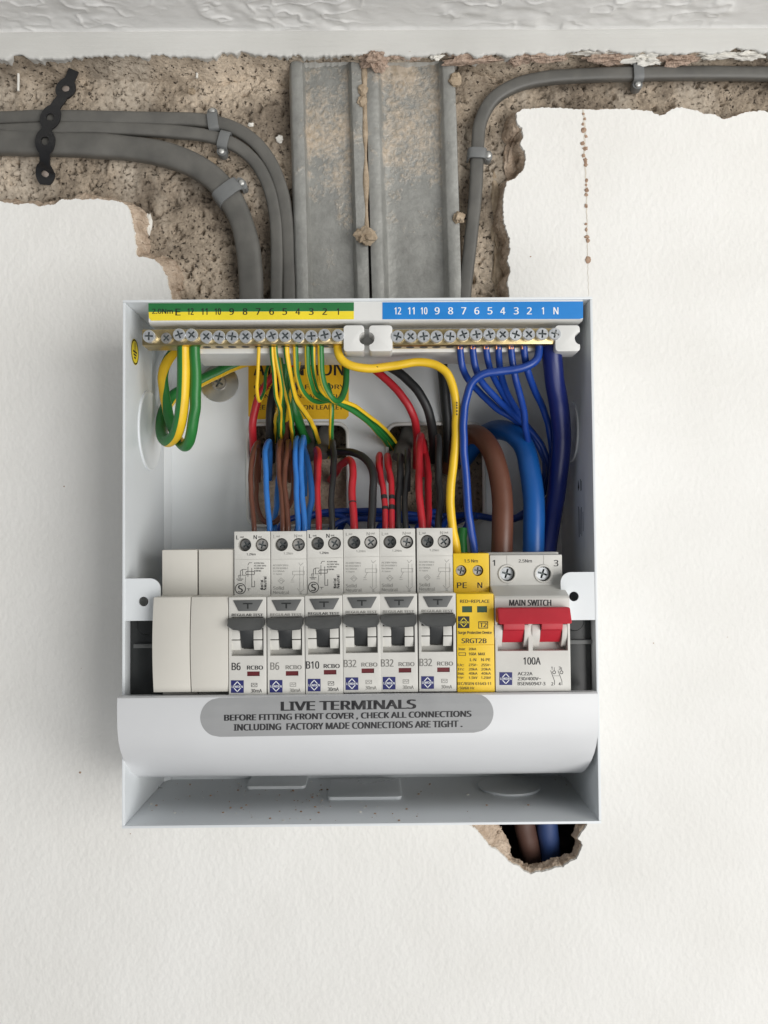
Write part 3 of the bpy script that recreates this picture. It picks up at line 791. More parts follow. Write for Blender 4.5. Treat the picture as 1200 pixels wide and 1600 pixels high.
# ================================================================== CABLES ON THE BLOCK
def cable(label, px, half_w, half_d, group):
    pts = [P(x, y, d) for x, y, d in px]
    o = tube('grey_cable', pts, half_w, M['grey_pvc'], None, 24, None, 0, 1.6, (half_w, half_d), 0.05)
    return tagp(o, label, 'cable', group)
G = 'grey sheathed cables clipped to the blockwork'
cable('slim grey flat cable, uppermost of the three under the black strap', [(-60, 183, 7), (0, 185, 7), (60, 183, 4), (150, 184, 5), (250, 186, 6.5), (320, 189, 7), (362, 199, 7), (398, 222, 7), (424, 256, 7), (441, 300, 7), (449, 350, 7), (452, 410, 7), (453, 480, 6), (453, 560, 3)], 3.9, 2.6, G)
cable('slim grey flat cable, middle one of the three under the black strap', [(-60, 206, 7), (0, 205, 6), (60, 202, 3.4), (120, 200, 4), (200, 202, 6), (280, 207, 7), (330, 214, 7), (372, 230, 7), (402, 258, 7), (421, 296, 7), (431, 345, 7), (433, 400, 7), (432, 480, 6), (432, 560, 3)], 3.8, 2.6, G)
cable('thickest grey flat cable bending down towards the box', [(-60, 222, 6), (0, 223, 6), (100, 226, 4.5), (190, 231, 6), (250, 240, 6), (300, 257, 6), (340, 285, 6), (368, 325, 6), (384, 370, 6), (391, 420, 6), (393, 480, 5), (393, 560, 2)], 7.2, 4.4, G)
cable('single grey cable curving round the right side of the steel', [(1270, 118, 7), (1200, 116, 7), (1100, 115, 6.5), (1000, 116, 6), (920, 118, 6), (850, 123, 6), (805, 134, 6), (770, 156, 6), (751, 190, 6), (746, 235, 5.5), (743, 300, 5.5), (735, 380, 6), (727, 450, 6), (722, 500, 6), (718, 560, 3)], 4.0, 3.0, G)

def clip(px, py, Yc, half_w, half_d, ang, lug, label, wid=6.2):
    """moulded cable clip: arch across the cable, foot with a nail on one side. ang = direction ACROSS the cable in the picture"""
    c = P(px, py, Yc)
    root = empty('cable_clip', c, label, 'cable clip', 'grey nail-in cable clips')
    a = math.radians(ang); A = Vector((math.cos(a), 0, math.sin(a))); T = Vector((-math.sin(a), 0, math.cos(a)))
    prof = []
    hw, hd = half_w + 0.5, half_d + 0.5
    for i in range(15):
        t = math.pi * i / 14
        ct, st = math.cos(t), math.sin(t)
        prof.append((math.copysign(abs(ct) ** 0.6, ct) * hw, -hd * abs(st) ** 0.55))
    inner = [(-p[0], p[1]) for p in prof] if lug < 0 else prof
    inner = [(hw, 4.0)] + [p for p in prof] + [(-hw, 4.0)]
    outer_ = [(hw + 1.3, 4.0)] + [(p[0] * (hw + 1.3) / hw, p[1] * (hd + 1.3) / hd) for p in prof] + [(-hw - 1.3, 4.0)]
    bm = bmesh.new(); n = len(inner)
    rings = []
    for k in (-1, 1):
        rings.append([[bm.verts.new(c + A * u + Vector((0, 1, 0)) * v + T * (k * wid / 2)) for u, v in L] for L in (inner, outer_)])
    for i in range(n - 1):
        (i0, o0), (i1, o1) = rings
        bm.faces.new([o0[i], o0[i + 1], o1[i + 1], o1[i]]); bm.faces.new([i0[i], i1[i], i1[i + 1], i0[i + 1]])
        bm.faces.new([o0[i], i0[i], i0[i + 1], o0[i + 1]]); bm.faces.new([o1[i], o1[i + 1], i1[i + 1], i1[i]])
    for i in (0, n - 1):
        (i0, o0), (i1, o1) = rings
        bm.faces.new([o0[i], o1[i], i1[i], i0[i]])
    bmesh.ops.recalc_face_normals(bm, faces=bm.faces); bev(bm, 0.35, 2, 40)
    bm_obj('clip_band', bm, M['clip_grey'], root)
    lc = c + A * (lug * (hw + 2.3))
    bl = bmesh.new()
    vs = []
    for v in (-half_d * 0.25, 5.5):
        for u, w in circle(0, 0, 2.5, 16, wid * 0.5): vs.append(bl.verts.new(lc + A * u + T * w + Vector((0, v, 0))))
    bl.faces.new(vs[:16]); bl.faces.new(vs[16:][::-1])
    for i in range(16): bl.faces.new([vs[i], vs[16 + i], vs[16 + (i + 1) % 16], vs[(i + 1) % 16]])
    bmesh.ops.recalc_face_normals(bl, faces=bl.faces); bev(bl, 0.5, 2, 40)
    bm_obj('clip_foot', bl, M['clip_grey'], root)
    nb = lump_mesh(1.9, 1, 0.55, 1, 3.0, 3, 0.05); bmesh.ops.translate(nb, verts=nb.verts, vec=lc + Vector((0, -half_d * 0.25 - 0.5, 0)))
    bm_obj('nail', nb, M['nail'], root)
clip(334, 192, 7, 3.9, 2.6, 97, 1, 'grey clip holding the uppermost slim cable, nail at its top')
clip(351, 221, 7, 3.8, 2.6, 75, -1, 'grey clip holding the middle slim cable, nail at its bottom')
clip(357, 303, 6, 7.2, 4.4, 37, 1, 'large grey clip on the thickest cable above the box', 8.5)
clip(745, 243, 5.5, 4.0, 3.0, -3, 1, 'grey clip on the vertical run of the single right-hand cable')
clip(995, 116, 6, 4.0, 3.0, 92, -1, 'grey clip on the horizontal run of the single right-hand cable')

# ---- black perforated strap over the three cables
sp_px = [(117, 112, 6.5), (106, 138, 6.5), (98, 156, 4), (88, 170, 1), (79, 190, 0.5), (74, 208, 0.0), (72, 228, -0.6), (72, 248, 1.5), (73, 268, 7), (72, 290, 8.5)]
spath = catmull([P(x, y, d) for x, y, d in sp_px], 0.5)
slen = [0.0]
for a, b_ in zip(spath, spath[1:]): slen.append(slen[-1] + (b_ - a).length)
def smap(s, t, d):
    s = min(max(s, 0), slen[-1] - 1e-3)
    k = next(i for i in range(len(slen) - 1) if slen[i + 1] >= s)
    f = (s - slen[k]) / max(1e-6, slen[k + 1] - slen[k])
    p = spath[k].lerp(spath[k + 1], f)
    tg = (spath[min(k + 3, len(spath) - 1)] - spath[max(k - 3, 0)]).normalized()
    nr = (Vector((0, -1, 0)) - tg * (-tg.y)).normalized(); sd = tg.cross(nr)
    return p + sd * t + nr * d
def s_at(px, py):
    q = P(px, py, 4); return slen[min(range(len(spath)), key=lambda i: (spath[i].x - q.x) ** 2 + (spath[i].z - q.z) ** 2)]
holes_s = [s_at(104, 141), s_at(79, 190), s_at(72, 228), s_at(73, 268)]
def halfw(s):
    d = min(abs(s - h) for h in holes_s); return 3.1 + 2.7 * max(0, 1 - (d / 6.6) ** 2) ** 0.8
nS, nT = int(slen[-1] / 0.35), 26
bm = bmesh.new(); vg = []
for i in range(nS + 1):
    s = slen[-1] * i / nS; hw_ = halfw(s)
    vg.append([(bm.verts.new(smap(s, hw_ * (2 * j / nT - 1), 1.0)), s, hw_ * (2 * j / nT - 1)) for j in range(nT + 1)])
for i in range(nS):
    for j in range(nT):
        q4 = [vg[i][j], vg[i + 1][j], vg[i + 1][j + 1], vg[i][j + 1]]
        cs_ = sum(q_[1] for q_ in q4) / 4; ct_ = sum(q_[2] for q_ in q4) / 4
        if min(math.hypot(cs_ - h, ct_) for h in holes_s) > 2.35: bm.faces.new([q_[0] for q_ in q4])
bmesh.ops.delete(bm, geom=[v for v in bm.verts if not v.link_faces], context='VERTS')
bmesh.ops.recalc_face_normals(bm, faces=bm.faces)
bmesh.ops.solidify(bm, geom=bm.faces[:], thickness=1.1)
strap = empty('fixing_strap', P(75, 290, 11), 'black perforated metal strap across the three left-hand cables', 'strap')
bm_obj('strap_band', bm, M['strap'], strap, True, 50)
for h in (holes_s[0], holes_s[3]):
    nb = lump_mesh(2.5, 1, 0.6, 1, 4.0, 3, 0.08); bmesh.ops.translate(nb, verts=nb.verts, vec=smap(h, 0, 1.2))
    bm_obj('screw_head', nb, M['rust_screw'], strap)

# ================================================================== THE ENCLOSURE
RY = -80.0                                    # front rim
xl = (P(194, 480, RY).x + P(188, 1285, RY).x) / 2
xr = (P(928, 480, RY).x + P(938, 1278, RY).x) / 2
ztop = P(560, 466, RY).z
zbot_ = P(560, 1291, RY).z
WT = 1.3
box = empty('fuse_box', ((xl + xr) / 2, -1, zbot_), 'open pale grey metal fuse box mounted on the white wall', 'fuse box')
# back panel with the two cable openings
def zx(px, py, Y=-2.6): p = P(px, py, Y); return p.x, p.z
def opening(x0, y0, x1, y1):
    a = zx(x0, y1); b_ = zx(x1, y0); return rrect(a[0], b_[0], a[1], b_[1], 6.0)
ops = [opening(388, 662, 543, 822), opening(606, 662, 755, 818)]
bm = bm_plate([(xl, zbot_), (xr, zbot_), (xr, ztop), (xl, ztop)], ops, -2.6, -1.3)
bm_obj('back_panel', bm, M['box_paint'], box, False)
for op in ops:
    tube('grommet_edging', [Vector((p[0], -2.9, p[1])) for p in op] + [Vector((op[0][0], -2.9, op[0][1]))], 1.15, M['abs'], box, 8, None, 0, 1.2, wobble=0)
# sides: left and right sheets run between the top and bottom sheets
bm_obj('side_panel', bm_box(xl, xl + WT, RY, -2.7, zbot_ + WT, ztop - WT, 0.25), M['box_paint'], box)
bm_obj('side_panel', bm_box(xr - WT, xr, RY, -2.7, zbot_ + WT, ztop - WT, 0.25), M['box_paint'], box)
bm_obj('top_panel', bm_box(xl, xr, RY, -2.7, ztop - WT + 0.02, ztop, 0.3), M['box_paint'], box)
bm_obj('bottom_panel', bm_box(xl, xr, RY, -2.7, zbot_, zbot_ + WT - 0.02, 0.3), M['box_paint'], box)
XI0, XI1, ZI0 = xl + WT, xr - WT, zbot_ + WT
# folded seams in the lower corners and a shallow return at the back
for s, x in ((1, XI0), (-1, XI1)):
    bm_obj('corner_fold', bm_prism([(x, -2.7), (x + s * 3.2, -2.7), (x, -8.0)], ZI0, ztop - WT, 'z', 0.3), M['box_paint'], box)
# knock-outs: pressed discs and oblongs
def disc_x(X, c, r, s):
    bm = bmesh.new(); n = 48; rings = []
    for rr, d in ((r, 0.0), (r, 0.7), (r - 0.8, 0.9), (r - 1.8, 0.35), (0.01, 0.3)):
        rings.append([bm.verts.new((X + s * d, c[0] + rr * math.cos(2 * math.pi * i / n), c[1] + rr * math.sin(2 * math.pi * i / n))) for i in range(n)])
    for A, B in zip(rings, rings[1:]):
        for i in range(n): bm.faces.new([A[i], B[i], B[(i + 1) % n], A[(i + 1) % n]])
    return bm
q = PX(216, 665, XI0)
bm_obj('knockout', disc_x(XI0, (q.y + 21, q.z), 21.5, 1), M['box_paint'], box)
q2 = PX(904, 668, XI1)
bm_obj('knockout', disc_x(XI1, (q2.y + 16, q2.z), 16.5, -1), M['box_paint'], box)
def knock_rect(x0, x1, yf, dep):
    a = PZ(x0, yf, ZI0); b_ = PZ(x1, yf, ZI0)
    return bm_prism(rrect(a.x, b_.x, a.y, a.y + dep, 2.5), ZI0 - 0.05, ZI0 + 1.8, 'z', 0.6)
bm_obj('knockout', knock_rect(384, 477, 1234, 22), M['box_paint'], box)
bm_obj('knockout', knock_rect(511, 628, 1251, 34), M['box_paint'], box)
a = PZ(752, 1236, ZI0); b_ = PZ(846, 1236, ZI0); fr = PZ(798, 1245, ZI0)
rr = (b_.x - a.x) / 2 * 1.05
bm_obj('knockout', bm_prism(circle((a.x + b_.x) / 2, fr.y + rr, rr, 48), ZI0 - 0.05, ZI0 + 1.3, 'z', 0.5), M['box_paint'], box)
# ears with screw holes folded in from the rim
def ear(pxs, hole_px_, s, Xw):
    pts = []
    x_in = P(pxs[2], pxs[1], RY).x; z0 = P(pxs[0], pxs[3], RY).z; z1 = P(pxs[0], pxs[1], RY).z
    r = 5.0
    if s > 0: outl_ = [(Xw, z0), (x_in, z0)] + [(x_in - r + r * math.cos(t), z1 - r + r * math.sin(t)) for t in np.linspace(0, math.pi / 2, 8)] + [(Xw, z1)]
    else: outl_ = [(Xw, z0), (Xw, z1)] + [(x_in + r - r * math.cos(t), z1 - r + r * math.sin(t)) for t in np.linspace(math.pi / 2, 0, 8)] + [(x_in, z0)]
    h = P(*hole_px_, RY)
    return bm_plate(outl_, [circle(h.x, h.z, 2.35, 24)], RY + 0.25, RY + 1.5)
bm_obj('fixing_ear', ear((218, 904, 250, 970), (224, 940), 1, XI0), M['box_paint'], box, True, 30)
bm_obj('fixing_ear', ear((900, 894, 876, 969), (897, 932), -1, XI1), M['box_paint'], box, True, 30)
# earth sticker on the left side, rating label on the right side
es = PX(210.5, 550, XI0)
def on_left(u, v): return Vector((XI0 + 0.12, es.y + u, es.z + v))
pr = Print(lambda u, v: on_left(u, v)); pr.poly(circle(0, 0, 6.6, 32)); st = pr.build('earth_sticker', M['yellow'], box)
pr = Print(lambda u, v: on_left(u, v) + Vector((0.06, 0, 0)))
pr.ring(0, 0, 6.0, 0.7, 32); pr.line([(0, 4), (0, 0)], 0.9); pr.line([(-3, 0), (3, 0)], 0.9); pr.line([(-2, -1.5), (2, -1.5)], 0.9); pr.line([(-1, -3), (1, -3)], 0.9)
pr.build('earth_symbol', M['print_black'], st)
rl = PX(908, 800, XI1)
pr = Print(lambda u, v: Vector((XI1 - 0.10, rl.y + v, rl.z + u)))
pr.poly([(-20, -7.5), (20, -7.5), (20, 7.5), (-20, 7.5)]); st = pr.build('rating_label', M['box_paint'], box)
pr = Print(lambda u, v: Vector((XI1 - 0.16, rl.y + v, rl.z - u)))
for k, (w, h) in enumerate(((18, 1.2), (15, .8), (17, .8), (12, .8))):
    pr.rect(4 - w / 2 + 2, 5.0 - k * 3, 4 + w / 2, 5.0 - k * 3 - h)
pr.poly([(-17, 4), (-13, 5.5), (-11, 4), (-13, 2.5)]); pr.rect(-17, 0, -11, -1); pr.rect(-16, -2, -11, -2.8)
pr.build('label_print', M['print_black'], st)
# washered screw that holds the box to the wall
ws = P(343, 599, -3.2)
fs = empty('fixing_screw', ws, 'round steel washer and cross-head screw in the back of the box', 'screw')
bm = bm_cyl((ws.x, ws.z), 11.0, -3.9, -2.7, 48, 11.0); bev(bm, 0.3); bm_obj('washer', bm, M['washer'], fs)
screw('screw_head', (ws.x, ws.z), -6.0, 4.2, M['zinc_dull'], fs, 2.0, 0.5)
# yellow warning label on the back panel
pb = onplane(-2.6, 0.14)
pr = Print(pb); pr.poly([(388, 553), (545, 553), (545, 650), (540, 655), (393, 655), (388, 650)]); wl = pr.build('warning_label', M['warn_yellow'], box)
pr = Print(onplane(-2.6, 0.22))
pr.text('ATTENTION', 397, 565, 537, 587, 0.02); pr.text('CHECK ALL FACTORY', 397, 601, 539, 608, 0.01); pr.text('CONNECTIONS ARE TIGHT', 397, 616, 539, 622, 0.01); pr.text('SEE INSTRUCTION LEAFLET', 397, 633, 536, 640, 0.01)
pr.build('warning_text', M['print_black'], wl)
# crumbs of plaster lying on the floor of the box
bms = []
for i in range(190):
    cx = random.gauss(470, 130) if i < 150 else random.uniform(200, 930); cy = random.uniform(1216, 1284)
    if not 200 < cx < 925: continue
    p = PZ(cx, cy, ZI0)
    r = random.choice((0.16, 0.2, 0.26, 0.36, 0.6))
    b1 = lump_mesh(r, 1.2, 1, 0.7, random.random() * 50, 1, 0.4); bmesh.ops.translate(b1, verts=b1.verts, vec=p + Vector((0, 0, r * 0.4)))
    for f in b1.faces: f.material_index = 1 if i % 3 == 0 else 0
    bms.append(b1)
tagp(bm_obj('plaster_dust', bm_join(*bms), [M['crumb'], M['skim']], None), 'scattered plaster dust and crumbs on the floor of the box', 'dust', None, 'stuff')

# ================================================================== TERMINAL BARS UNDER THE TOP EDGE
carrier = empty('terminal_bar_carrier', P(570, 545, -60), 'white plastic carrier with earth and neutral number strips under the top edge', 'terminal carrier')
CY = -78.6
def cz(y, Y): return P(570, y, Y).z
x0 = P(232, 486, CY).x; x1 = P(911, 486, CY).x
prof_ = [(CY, cz(471, CY)), (CY, cz(501, CY)), (CY + 2, cz(505, CY + 2)), (-66, cz(512, -66)), (-64, cz(514, -64)), (-30, cz(514, -30)), (-30, cz(471, CY)),]
bm_obj('label_rail', bm_prism(prof_, x0, x1, 'x', 0.35), M['abs'], carrier)
prof_ = [(-64, cz(513, -64)), (-64, cz(537, -64)), (-69, cz(540, -69)), (-69, cz(551, -69)), (-40, cz(551, -69)), (-40, cz(513, -64))]
bm_obj('bar_seat', bm_prism(prof_, P(300, 540, -69).x, P(872, 540, -69).x, 'x', 0.35), M['abs'], carrier)
pf = onplane(CY, 0.10)
pr = Print(pf); pr.poly([(232, 474), (553, 472.5), (553, 486), (232, 487.5)]); g1 = pr.build('green_stripe', M['green'], carrier)
pr = Print(pf); pr.poly([(232.3, 487.7), (553, 486.2), (553, 499), (236, 501), (233, 497)]); g2 = pr.build('yellow_stripe', M['yellow'], carrier)
pr = Print(pf); pr.poly([(597.5, 472.5), (911, 471), (911, 497), (906, 498.5), (597.5, 499)]); g3 = pr.build('blue_stripe', M['blue_label'], carrier)
pr = Print(onplane(CY, 0.18)); pr.text('2.0Nm', 238, 482.5, 270, 490.5, 0.02); pr.text('E', 274.5, 482.5, 282, 493, 0.0)
ex = [298, 319.5, 340.5, 362, 383, 403.5, 424.5, 445, 465.5, 486.5, 507.5, 528]
for i, x in enumerate(ex):
    s = str(12 - i); w = 4.6 if len(s) == 2 else 3.4
    pr.text(s, x - w if s not in ('1',) else x - 1.4, 481.8, x + w if s not in ('1',) else x + 1.4, 492.0, 0.004)
pr.build('printed_numbers', M['print_black'], g1)
pr = Print(onplane(CY, 0.18))
nx_ = [621.5, 642.5, 662.5, 683, 704, 724.5, 745, 765.5, 785.5, 806.5, 827, 848, 868.5]
for i, x in enumerate(nx_):
    s = str(12 - i) if i < 12 else 'N'; w = 5.0 if len(s) == 2 else 3.6
    pr.text(s, x - w if s != '1' else x - 1.5, 480.3, x + w if s != '1' else x + 1.5, 491.3, 0.012)
pr.build('printed_numbers', M['print_white'], g3)

def spool(xc0, xc1, notch_l, notch_r, y0=508, y1=549):
    Y0 = -79.5
    a = P(xc0, y1, Y0); b_ = P(xc1, y0, Y0)
    x0_, x1_, z0_, z1_ = a.x, b_.x, a.z, b_.z; zc_ = (z0_ + z1_) / 2; r = 3.0; rc = 1.6
    def corner(cx, cz_, a0): return [(cx + rc * math.cos(math.radians(a0 + 90 * i / 4)), cz_ + rc * math.sin(math.radians(a0 + 90 * i / 4))) for i in range(5)]
    out = corner(x1_ - rc, z1_ - rc, 0) + corner(x0_ + rc, z1_ - rc, 90)
    if notch_l: out += [(x0_ + r * 0.85 * math.cos(t), zc_ + r * math.sin(t)) for t in np.linspace(math.pi / 2, -math.pi / 2, 11)]
    out += corner(x0_ + rc, z0_ + rc, 180) + corner(x1_ - rc, z0_ + rc, 270)
    if notch_r: out += [(x1_ - r * 0.85 * math.cos(t), zc_ + r * math.sin(t)) for t in np.linspace(-math.pi / 2, math.pi / 2, 11)]
    return bm_prism(out, Y0, -66, 'y', 0.35)
bm_obj('bar_clip', spool(537, 569, False, True), M['abs'], carrier)
bm_obj('bar_clip', spool(577, 613, True, False), M['abs'], carrier)
bm_obj('bar_clip', spool(868, 906, False, True), M['abs'], carrier)

def terminal_bar(px0, px1, screws, holes, label):
    Y0 = -77.5
    a = P(px0, 539, Y0); b_ = P(px1, 513.5, Y0)
    zc_ = P((px0 + px1) / 2, 526, Y0).z; h = 3.9
    root = empty('terminal_bar', ((a.x + b_.x) / 2, -70, zc_ - h), label, 'terminal bar', 'brass terminal bars')
    bm_obj('brass_bar', bm_box(a.x, b_.x, Y0, -65.5, zc_ - h, zc_ + h, 0.35), M['brass'], root)
    for x, y, dull in screws:
        c = P(x, y, -80.2); screw('terminal_screw', (c.x, c.z), -80.2 if not dull else -79.0, 3.05 if not dull else 2.7, M['zinc_dull' if dull else 'zinc'], root, 3.0, None, random.uniform(-.05, .05))
    for x in holes:
        hx = P(x, 530, -74).x
        bm_obj('hole_shade_disc', bm_prism(circle(hx, -72.5, 2.1, 14), zc_ - h - 0.06, zc_ - h + 0.5, 'z'), M['print_black'], root)  # flat black disc paints the shade inside each wire hole
    return root
terminal_bar(222, 545, [(232.5, 525, 0), (258.5, 527, 1), (279.5, 522.5, 0), (299, 523, 0), (322, 525.5, 0), (342, 525.5, 0), (362.5, 525.5, 0), (383.5, 525.5, 0), (404.5, 523.5, 0), (425, 524, 0), (445.5, 524.5, 0), (466, 525, 0), (486.5, 525, 0), (507, 523, 0), (528, 524, 0)],
             [322, 342, 362, 383, 404, 425, 445, 466, 486, 507], 'brass earth bar with screws below the green and yellow strip')
terminal_bar(609, 877, [(621, 525.5, 0), (641.5, 525.5, 0), (662, 525.5, 0), (682.5, 525.5, 0), (703.5, 525.5, 0), (724, 522.5, 0), (744.5, 522.5, 0), (765, 522.5, 0), (785.5, 522.5, 0), (806, 522.5, 0), (826.5, 522, 0), (847.5, 521.5, 0), (867.5, 521.5, 0)],
             [621, 641, 662, 682, 703, 724, 744, 765, 785, 806], 'brass neutral bar with screws below the blue strip')

# ================================================================== THE ROW OF MODULES
YN, YS, YB = -88.0, -73.0, -22.0
X0 = P(357.6, 1010, YN).x
PIT = 18.0
zn0 = P(386, 1085, YN).z; zn1 = P(386, 931, YN).z; zsr = P(386, 828.5, YS).z
zs_low = P(820, 867, YS).z + (X0 - P(820, 867, YS).x) * 0.0      # shoulder height of the shorter modules
def zN(v): return P(386, v, YN).z
def zS(v): return P(386, v, YS).z
def body_prof(ztop_, slope=0.0):
    return [(YB, zn0 - 18), (YB, ztop_), (YS, ztop_), (YS, zn1 + slope), (YN, zn1 - slope * 0.4), (YN, zn0), (YS, zn0), (YS, zn0 - 18)]
def logo(parent, mp, x0, y0, x1, y1, col='logo_blue', ink='print_white', lift=0.10):
    pr = Print(mp(lift)); pr.rect(x0, y0, x1, y1); sq = pr.build('maker_logo', M[col], parent)
    w = x1 - x0; h = y1 - y0; cx, cy = (x0 + x1) / 2, (y0 + y1) / 2
    pr = Print(mp(lift + 0.06))
    pr.line([(cx, y0 + h * .10), (cx + w * .36, cy - 0), (cx, y1 - h * .10), (cx - w * .36, cy)], w * 0.06, True)
    pr.build('logo_diamond', M[ink], sq)
    pr = Print(mp(lift + 0.10)); pr.rect(x0 + w * .10, cy - h * .12, x1 - w * .10, cy + h * .12); pr.build('logo_band', M[col], sq)
    pr = Print(mp(lift + 0.14)); pr.text('LEWDEN', x0 + w * .07, cy - h * .09, x1 - w * .07, cy + h * .09, 0.02); pr.build('logo_text', M[ink], sq)
def rcbo(idx, kind, rating, label):
    off = Vector((PIT * idx, 0, 0)); x0 = X0 + PIT * idx; x1 = x0 + 17.75
    def mpN(lift=0.08): return lambda u, v: P(u, v, YN) + off + Vector((0, -lift, 0))
    def mpS(lift=0.08): return lambda u, v: P(u, v, YS) + off + Vector((0, -lift, 0))
    root = empty('breaker', (x0 + 9, YB, zn0 - 18), label, 'circuit breaker', 'residual current breakers on the rail')
    bm = bm_prism(body_prof(zsr), x0, x1, 'x', 0.4)
    holes_c = []
    cuts = []
    for px in (382.3, 408.8):
        c = P(px, 849.5, YS) + off; holes_c.append(c); cuts.append(bm_cyl((c.x, c.z), 3.25, YS - 2, YS + 6, 28))
    cuts.append(bm_box(x0 + 1.3, x1 - 1.3, YN - 2, YN + 7.0, zN(1023), zN(961.5)))
    cuts.append(bm_box(x0 + 5.8, x1 - 4.8, YN - 2, YN + 9.5, zN(1015), zN(968)))
    cuts.append(bm_box(x0 - 1, x1 + 1, YS - 1, YS + 0.25, zS(872.5), zS(871.5)))
    a = P(386.3, 1054.5, YN) + off; b_ = P(406, 1047, YN) + off
    cuts.append(bm_box(a.x, b_.x, YN - 1, YN + 0.8, a.z, b_.z))
    bm_obj('housing', boolean(bm, cuts), M['module'], root, True, 28)
    bm_obj('indicator_window', bm_box(a.x, b_.x, YN + 0.45, YN + 0.78, a.z, b_.z), M['flag_red'], root)
    for k, c in enumerate(holes_c):
        screw('terminal_screw', (c.x + (0.35 if k == 0 else 0), c.z), YS + (3.6 if k == 0 else 2.2), 2.9, M['dark_screw' if k == 0 else 'zinc_dull'], root, 2.0, None, random.uniform(-.12, .12))
    # trapezoid test button
    t = [P(u, v, YN) + off for u, v in ((364.5, 936), (411.5, 935), (402, 952.5), (373, 953))]
    bm_obj('test_button', bm_prism([(p.x, p.z) for p in t], YN - 0.55, YN + 0.5, 'y', 0.3), M['dark'], root)
    pr = Print(mpN(0.62)); pr.rect(380, 940, 395, 942); pr.rect(386.4, 942, 388.8, 949); pr.build('button_mark', M['black_plastic'], root)
    # guard barrels either side of the toggle
    for u0, u1 in ((358.6, 375.0), (396.2, 409.8)):
        xa = (P(u0, 1000, YN) + off).x; xb = (P(u1, 1000, YN) + off).x
        for za, zb in ((997.2, 982), (1014.5, 998.8)):
            zz0, zz1 = zN(za), zN(zb); pf_ = [(YN + 7, zz0), (YN + 7, zz1)]
            for i in range(7):
                z = zz1 + (zz0 - zz1) * i / 6; f = (z - zN(1023)) / (zN(975) - zN(1023)); pf_.append((YN + 3.6 - 3.5 * math.sin(max(0, min(1, f)) * math.pi * 0.8), z))
            bm_obj('toggle_guard', bm_prism(pf_, xa, xb, 'x', 0.12), M['module'], root)
    # toggle: bar with chamfered lower corners and a stem
    h = [(P(u, v, YN - 7) + off) for u, v in ((354.4, 965.5), (411.2, 965), (411.4, 975.5), (407.5, 982.5), (396.5, 984), (375, 984.5), (362.5, 983), (354.4, 976.5))]
    poly = [(p.x, p.z) for p in h]
    bmh = bm_prism(poly, YN - 7.0, YN + 0.2, 'y')
    zt_ = max(p[1] for p in poly)
    for v in bmh.verts:                                     # top of the bar slopes away, lower edge tucks in
        if v.co.y < YN - 4 and v.co.z > zt_ - 1.2: v.co.y += 4.6
        if v.co.y < YN - 4 and v.co.z < zt_ - 5.2: v.co.y += 1.6
    bev(bmh, 0.5)
    sx0 = (P(375.6, 1000, YN) + off).x; sx1 = (P(395.6, 1000, YN) + off).x
    za, zb = zN(1012.5), zN(982)
    stem = [(YN + 8, zb), (YN - 1.0, zb), (YN + 0.2, zN(990)), (YN + 1.8, zN(1000)), (YN + 4.4, za), (YN + 8, za)]
    bms_ = bm_prism(stem, sx0, sx1, 'x', 0.2)
    bm_obj('toggle_bar', bmh, M['dark'], root, True, 40)
    bm_obj('toggle_stem', bms_, M['stem'], root, True, 40)
    ink = 'print_black' if kind == 'A' else 'print_grey'
    pr = Print(mpN()); 
    pr.text('REGULAR TEST', 362.5, 956.8, 411, 960.8, 0.04)
    dx = 0
    w = {'B6': 13.5, 'B10': 20, 'B32': 19}[rating]
    ox = 0 if rating == 'B6' else -3.5
    pr.text(rating, 362.5 + ox, 1033.5, 362.5 + ox + w, 1045.2, -0.006)
    pr.text('RCBO', 386.5, 1038, 411, 1044.2, 0.04)
    pr.text('30mA', 392.5, 1074.5, 409.5, 1080, 0.0)
    pr.line([(393, 1065.5), (402, 1065.5), (402, 1071), (393, 1071)], 0.7, True); pr.line([(394, 1069), (396.5, 1067), (398.5, 1069), (401, 1067)], 0.7)
    pr.build('printed_rating', M[ink], root)
    logo(root, mpN, 361.2, 1061.0, 381.2, 1080.6)
    pr = Print(mpS())
    if kind == 'A':
        pr.text('L', 369.4, 835, 373, 841, 0.0); pr.text('out', 375.3, 836, 381, 838.6, 0.0); pr.text('N', 396.4, 834.5, 401.2, 840.7, 0.0); pr.text('out', 403.4, 835.8, 409, 838.4, 0.0)
        pr.text('1.2Nm', 385.5, 862.5, 399.5, 866, 0.0)
        for i, w in enumerate((16, 19, 15, 11)): pr.text('AC230V 50Hz', 397, 877.0 + i * 4, 397 + w, 879.2 + i * 4, -0.005)
        pr.line([(387.5, 884), (387.5, 899)], .8); pr.line([(393.5, 886), (393.5, 915), (398, 915), (398, 906)], .8); pr.line([(387.5, 881), (389.5, 877.5), (393.5, 877.5)], .7)
        pr.line([(385, 891), (397, 891), (398, 893.5), (397, 896), (385, 896), (384, 893.5)], .8, True); pr.line([(385, 888), (379, 888), (379, 897), (385, 897)], .7)
        pr.line([(379, 888), (376, 890), (375, 903)], .7); pr.line([(370, 903), (380, 903)], .8); pr.line([(372, 905), (378, 905)], .8); pr.line([(373, 901), (373, 897), (377, 897)], .6)
        pr.line([(384, 899), (383, 912)], .5); pr.line([(386, 918), (391, 918)], .6); pr.line([(388.5, 918), (388.5, 921)], .6)
        pr.ring(375.7, 918, 8.0, 1.1); pr.text('S', 372.3, 912.5, 379.2, 923.8, -0.01)
        pr.text('Solid', 407.4, 904.5, 411, 919.8, 0.0, 1); pr.text('Neutral', 412.4, 898.5, 416, 919.8, 0.0, 1)
    else:
        pr.text('L', 370, 834.5, 373.5, 839.5, 0.0); pr.text('out', 374.5, 835, 380, 838, 0.0); pr.text('N', 402.6, 833.5, 407, 838.5, 0.0); pr.text('out', 408.5, 834, 415.4, 837, 0.0)
